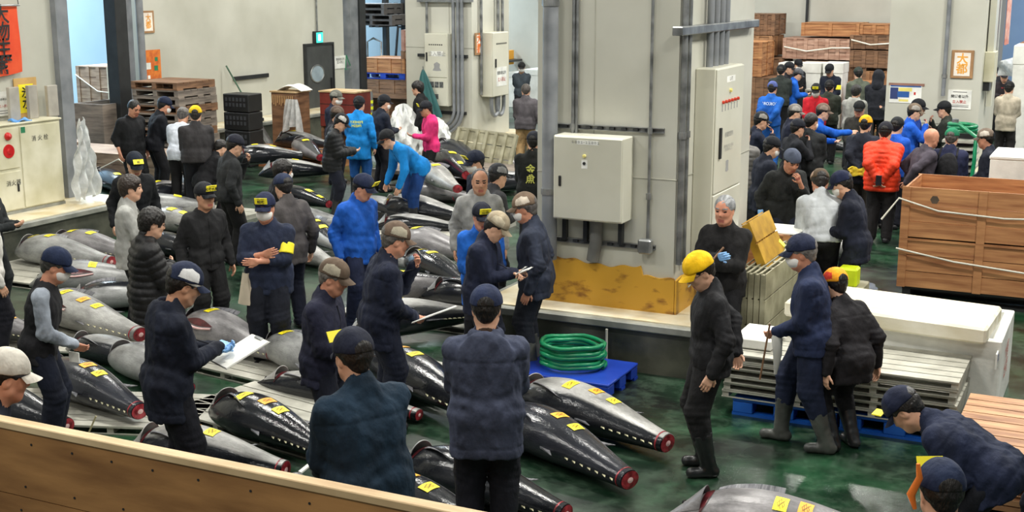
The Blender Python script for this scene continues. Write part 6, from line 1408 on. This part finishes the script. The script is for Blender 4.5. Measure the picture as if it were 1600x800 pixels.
person(103, 90, 275, 'worker in blue jacket and white headband in the far left doorway', 1.72, lean=6, arms=('low', 'low'), top=(30, 56, 108), pants=(30, 50, 90), headband=(235, 235, 235))
person(-16, 300, 70, 'person in white shirt cut off by the left frame edge', 1.72, lean=4, arms=('down', 'down'), top=(214, 212, 206), pants=(24, 24, 34), girth=1.12)
person(-14, 268, 120, 'person in dark coat with a grey glove at the left frame edge', 1.70, lean=4, arms=('front', 'front'), top=(36, 40, 42), pants=(30, 34, 36), gloves=(False, False))
# -- right foreground
person(1078, 399, 262, 'man in yellow cap, black jacket and white collar looking down', 1.76, lean=3, head=(30, -14), arms=('back', 'down'), top=(30, 30, 33), pants=(28, 28, 30), cap=(248, 196, 16), shoes='boot' if False else 'blackboot', glasses=True, inner=(228, 228, 224), openv=.16, hem=-.16, girth=1.1)
person(1132, 306, 205, 'grey-haired man in black high-neck sweater with crossed blue-gloved hands', 1.76, lean=2, head=(4, -6), arms=('cross', 'cross'), top=(26, 25, 26), pants=(20, 20, 24), hair='short', hc=(128, 130, 132), skin=2, gloves=(True, True), girth=1.06, hem=-.16)
A = LAST['wr'][0]; B = LAST['wr'][1]
t = empty('hook_tool', tuple((A + B) / 2), 0, 'wooden-handled hand hook held across the chest of the grey-haired man', 'hook'); D_ = (B - A).normalized() * .26
MB().tube([-D_ * .7 + LAST['fwd'] * .05, D_ * .8 + LAST['fwd'] * .05], .011, 8).build('handle', WOODD, t, smooth=True); MB().tube([D_ * .8 + LAST['fwd'] * .05, D_ * 1.15 + LAST['fwd'] * .05, D_ * 1.2 + LAST['fwd'] * .05 + Vector((0, 0, .06))], .006, 6).build('hook', STEEL, t)
person(1245, 367, 272, 'man in navy work jacket, lettered cap and grey rubber boots', 1.76, lean=8, head=(10, 0), arms=('down', 'low'), top=(36, 46, 76), pants=(30, 38, 62), cap=(26, 34, 60), caplet=-75, mask=True, shoes='boot', girth=1.22, stance=(.2, -.16), hc=(120, 116, 112), skin=2, hem=-.15, card=('東', 30))
Q = LAST['wr'][1]
t = tag(MB().tube([(0, 0, .02), (0, 0, -.05), (.01, 0, -.18), (0, 0, -.34)], .03, 8, rs=[.02, .045, .035, .012]).build('white_cloth', mat('white_rag', srgb(190, 190, 184), rough=.8), loc=tuple(Q), smooth=True), 'white rag hanging from the hand of the booted man', 'rag')
t = tag(MB().tube([(0, 0, .06), (-.06, .0, -.40)], .008, 6).build('stick', WOODD, loc=tuple(Q + Vector((-.06, 0, 0)))), 'thin dark stick held beside the white rag', 'stick')
person(1300, 419, 320, 'person in black jacket and orange-red cap behind the booted man', 1.60, lean=24, head=(6, 0), ph=.83, arms=('down', 'down'), top=(30, 28, 32), pants=(24, 24, 28), cap=(240, 160, 30), cap2=(215, 60, 40), shoes='blackboot', hem=-.22)
person(1384, 616, 285, 'man in navy jacket and lettered cap bending low at the right', 1.74, lean=62, head=(22, 0), arms=('floor', 'floor'), top=(26, 34, 58), pants=(22, 24, 32), cap=(22, 30, 56), caplet=-75, card=('東', 30), ph=.80, stance=(.1, -.1), girth=1.12, inner=None)
person(1469, 716, 340, 'man in navy lettered cap at the bottom right, only his head in view', 1.70, lean=10, head=(6, 0), arms=('low', 'low'), top=(26, 34, 58), pants=(22, 24, 32), cap=(26, 38, 66), caplet=-115, card=('東', 20), headband=None)
tg = P(1432, 760, 1.55); tag(MB().tube([(0, 0, .10), (.01, 0, .04), (-.02, 0, -.04), (0, 0, -.10)], .014, 8, rs=[.008, .014, .018, .008]).build('orange_towel', mat('orange_towel', srgb(228, 120, 40), rough=.85), loc=(tg.x, tg.y, 1.55), smooth=True), 'small orange towel at the ear of the bottom right cap', 'towel')
person(1645, 498, 290, 'person in light blue jacket cut off by the right frame edge', 1.70, lean=8, arms=('down', 'down'), top=(92, 160, 190), pants=(26, 30, 46), hair='short', girth=1.1)
person(1280, 266, 350, 'man in white shirt and patterned cap bending with his back turned', 1.74, lean=16, head=(24, 0), arms=('front', 'front'), top=(196, 200, 204), pants=(24, 24, 26), cap=(92, 76, 60), cap2=(190, 160, 140), girth=1.18, hem=-.02, skin=2)
person(1306, 269, 285, 'man in dark navy jacket and lettered cap leaning left beside the white shirt', 1.74, lean=14, head=(20, 0), arms=('front', 'front'), top=(26, 30, 46), pants=(20, 24, 36), cap=(26, 34, 64), caplet=-80, mask=True, hem=-.22)
person(1243, 237, 150, 'man in slate beanie and black jacket with one blue glove', 1.76, lean=14, head=(24, 0), arms=('down', 'mouth'), top=(34, 36, 36), pants=(26, 30, 44), cap=(84, 92, 112), brim=False, girth=1.2, hem=-.22, gloves=(True, False), sleeves='half', skin=2)
person(1212, 214, 65, 'man in dark cap with white label and navy jacket left of the beanie', 1.72, lean=8, head=(14, 0), arms=('front', 'front'), top=(28, 32, 46), pants=(20, 22, 30), cap=(22, 26, 34), badge=-90, mask=True, hem=-.22)
person(1165, 196, 20, 'person in grey quilted jacket beside the tall control cabinet', 1.70, lean=4, arms=('front', 'front'), top=(104, 102, 100), pants=(24, 24, 26), puffer=True, hoodup=False, hood=True, cap=(26, 26, 28), hem=-.2)
person(1194, 175, 75, 'man in grey-patched cap and navy jacket with hand near his mouth', 1.72, lean=8, head=(10, 0), arms=('mouth', 'front'), top=(26, 32, 50), pants=(22, 26, 40), cap=(34, 38, 44), cap2=(150, 146, 140), girth=1.12)
# -- far right crowd
person(1208, 127, 15, 'man in blue jacket with white back lettering and blue cap', 1.74, lean=5, arms=('back', 'back'), top=(28, 92, 180), pants=(34, 92, 170), cap=(84, 98, 160), backtext=('YOKOREI', (210, 222, 235), .085, .33), girth=1.12, hem=-.1)
person(1221, 101, 5, 'man in dark green-black jacket at the left of the far crowd', 1.8, arms=('front', 'front'), top=(44, 50, 48), pants=(22, 22, 24), cap=(24, 26, 30), girth=1.15)
person(1236, 97, 110, 'dark-capped man in profile in the far crowd', 1.8, arms=('front', 'front'), top=(30, 32, 38), pants=(22, 22, 24), cap=(26, 28, 34))
person(1249, 93, 150, 'small dark-capped person at the very back of the far crowd', 1.76, arms=('down', 'down'), top=(26, 26, 30), pants=(22, 22, 24), cap=(22, 24, 30), mask=True)
person(1252, 108, 80, 'man in royal blue jacket and grey-white cap looking down in the far crowd', 1.72, lean=8, head=(22, 0), arms=('front', 'front'), top=(26, 96, 200), pants=(20, 22, 30), cap=(90, 92, 98), mask=False)
person(1275, 131, 185, 'man in red jacket, mask and yellow card cap in the far crowd', 1.70, lean=6, head=(12, 0), arms=('low', 'low'), top=(206, 34, 48), pants=(24, 24, 28), cap=(26, 28, 32), card=('文', 8), mask=True, girth=1.12)
person(1295, 101, 200, 'man in navy jacket with a yellow card beside the far grating stack', 1.8, lean=8, head=(20, 0), arms=('low', 'low'), top=(26, 32, 48), pants=(22, 22, 28), cap=(22, 24, 30), armband=True)
person(1297, 125, 10, 'man in dark olive jacket seen from behind in the far crowd', 1.72, lean=4, arms=('front', 'front'), top=(44, 50, 42), pants=(22, 22, 24), cap=(30, 32, 34), girth=1.15)
person(1341, 105, 350, 'man in camouflage jacket against the far crates', 1.8, lean=8, arms=('low', 'low'), top=(86, 92, 80), pants=(32, 32, 34), cap=(44, 54, 48))
person(1339, 133, 15, 'man in light grey hoodie seen from behind in the far crowd', 1.70, lean=6, arms=('front', 'front'), top=(160, 160, 156), pants=(30, 30, 34), hood=True, hair='shaggy', hem=-.16, girth=1.1)
person(1374, 110, 10, 'person in black hooded coat next to the right pillar', 1.8, arms=('front', 'front'), top=(30, 32, 40), pants=(22, 22, 24), hoodup=True, hem=-.25, girth=1.1)
person(1398, 126, 300, 'person in black rain jacket half hidden by the right pillar edge', 1.70, arms=('front', 'front'), top=(34, 36, 38), pants=(22, 22, 24), hair='short')
person(1343, 158, 185, 'man in black cap and olive jacket facing the camera in the far crowd', 1.70, lean=4, arms=('low', 'low'), top=(52, 50, 46), pants=(24, 24, 26), cap=(24, 26, 28), skin=2)
person(1246, 163, 80, 'man in grey-topped cap and navy jacket in profile', 1.72, lean=6, arms=('front', 'front'), top=(30, 34, 52), pants=(22, 26, 40), cap=(128, 122, 116), cap2=(170, 166, 160))
person(1290, 162, 85, 'man in brown cap and blue jacket pointing to the right', 1.72, lean=10, head=(6, 0), arms=('point', 'front'), top=(24, 92, 196), pants=(22, 60, 120), cap=(110, 92, 80), cap2=(150, 134, 122), hem=-.2)
person(1250, 186, 60, 'man in letter-marked cap between the grey-topped cap and the black sweater', 1.68, lean=6, arms=('mouth', 'front'), top=(28, 30, 36), pants=(22, 24, 30), cap=(24, 28, 40), caplet=-90)
person(1270, 176, 20, 'broad man in black sweater seen from behind', 1.76, lean=5, head=(4, 20), arms=('low', 'low'), top=(34, 36, 38), pants=(22, 22, 24), hair='short', girth=1.3, mask=True, hem=-.16, inner=(40, 60, 90))
person(1354, 180, 12, 'man in yellow cap and navy coat with yellow gloves behind his back', 1.72, lean=5, arms=('back', 'back'), top=(30, 34, 46), pants=(58, 54, 50), cap=(246, 178, 20), hem=-.25, girth=1.15, hood=True)
Q = (LAST['wr'][0] + LAST['wr'][1]) / 2
t = tag(MB().grid(lambda u, v: (.11 * (u - .5) * 2 * (1 + .2 * sin(v * 11)), -.03 + .02 * sin(u * 9), .12 * (v - .5) * (1 + .2 * sin(u * 7))), 10, 8, .02).build('yellow_gloves', mat('yellow_rubber', srgb(225, 195, 50), rough=.5), smooth=True, loc=tuple(Q + LAST['fwd'] * -.09 + Vector((0, 0, -.03)))), 'pair of yellow gloves held behind the navy coat', 'gloves')
person(1385, 190, 8, 'man in bright orange puffer jacket seen from behind', 1.74, lean=4, arms=('back', 'back'), top=(236, 66, 34), puffer=True, pants=(34, 32, 34), cap=(30, 30, 40), girth=1.2, hem=-.2)
Q = (LAST['wr'][0] + LAST['wr'][1]) / 2
t = tag(MB().box(-.04, -.006, -.07, .04, .006, .07).build('smartphone', mat('phone_glass', (.02, .02, .025), rough=.1), loc=tuple(Q + LAST['fwd'] * -.09), bevel=.003), 'phone held behind the orange puffer jacket', 'phone')
person(1404, 183, 20, 'man in lettered cap and blue hooded jacket right of the orange puffer', 1.70, lean=8, arms=('front', 'front'), top=(30, 84, 186), pants=(24, 26, 36), cap=(28, 32, 36), caplet=160, hood=True)
person(1433, 162, 80, 'man in brown-grey cap and blue jacket holding a white phone', 1.72, lean=5, arms=('mouth', 'chest'), top=(28, 92, 204), pants=(24, 26, 36), cap=(124, 108, 92), cap2=(170, 164, 156), openv=.15, inner=BLK)
person(1439, 155, 100, 'man in black cap with white patches behind the brown-grey cap', 1.76, lean=5, arms=('front', 'front'), top=(28, 70, 160), pants=(24, 26, 36), cap=(24, 26, 32), badge=60)
person(1473, 158, 275, 'man in black lettered cap and dark green jacket facing left', 1.72, lean=3, arms=('mouth', 'low'), top=(44, 48, 42), pants=(24, 24, 26), cap=(24, 26, 30), caplet=-95, girth=1.15)
person(1459, 202, 60, 'bald man in purple-grey jacket leaning to the right', 1.72, lean=12, head=(4, 0), arms=('back', 'hip'), top=(72, 66, 76), pants=(30, 28, 34), hair='bald', girth=1.15, skin=2, hem=-.2)
person(1489, 200, 10, 'man in green cap and navy jacket with a black backpack', 1.70, lean=8, arms=('front', 'front'), top=(34, 38, 66), pants=(24, 24, 30), cap=(26, 120, 84), backpack=True, girth=1.1, hc=(80, 76, 72))
person(1537, 201, 280, 'man in patterned cap and dark jacket looking left beside the white foam box', 1.70, lean=6, arms=('low', 'low'), top=(34, 38, 52), pants=(24, 24, 30), cap=(110, 96, 84), cap2=(190, 180, 168), skin=2)
person(1578, 127, 8, 'man in beige coat and black cap at the far right', 1.74, lean=5, arms=('front', 'front'), top=(186, 176, 158), pants=(40, 38, 38), cap=(24, 24, 28), mask=True, hem=-.2)
person(1563, 104, 350, 'person in black cap beyond the right pillar, nearest its edge', 1.70, arms=('front', 'front'), top=(32, 32, 38), pants=(24, 24, 28), cap=(30, 32, 40))
person(1570, 110, 180, 'person with red scarf beyond the right pillar', 1.66, arms=('front', 'front'), top=(40, 34, 38), pants=(24, 24, 28), cap=(26, 28, 36), inner=(170, 60, 60))
person(1592, 120, 20, 'person in dark blue at the far right frame edge', 1.68, arms=('front', 'front'), top=(34, 56, 110), pants=(24, 24, 28), cap=(24, 28, 40))

a = P(150, 650, .25); b = P(132, 692, .02)
tag(MB().tube([a, b], .007, 6).build('bamboo_stick', mat('bamboo', srgb(190, 180, 140), rough=.5), smooth=True), 'thin pale stick leaning on the aluminium pallet behind the plywood wall', 'stick')
c = P(462, 742, .12)
r = empty('steel_ladle', (c.x, c.y, 0), .4, 'small round steel ladle with white handle left of the teal-navy jacket', 'ladle')
MB().lathe([(0, 0), (.05, .01), (.075, .06), (.07, .1), (.03, .13), (0, .135)], n=20).build('bowl', STEEL, r, smooth=True); MB().bar((.02, .05, .12), (.16, .22, .2), .035, .012).build('handle', WHITE, r)
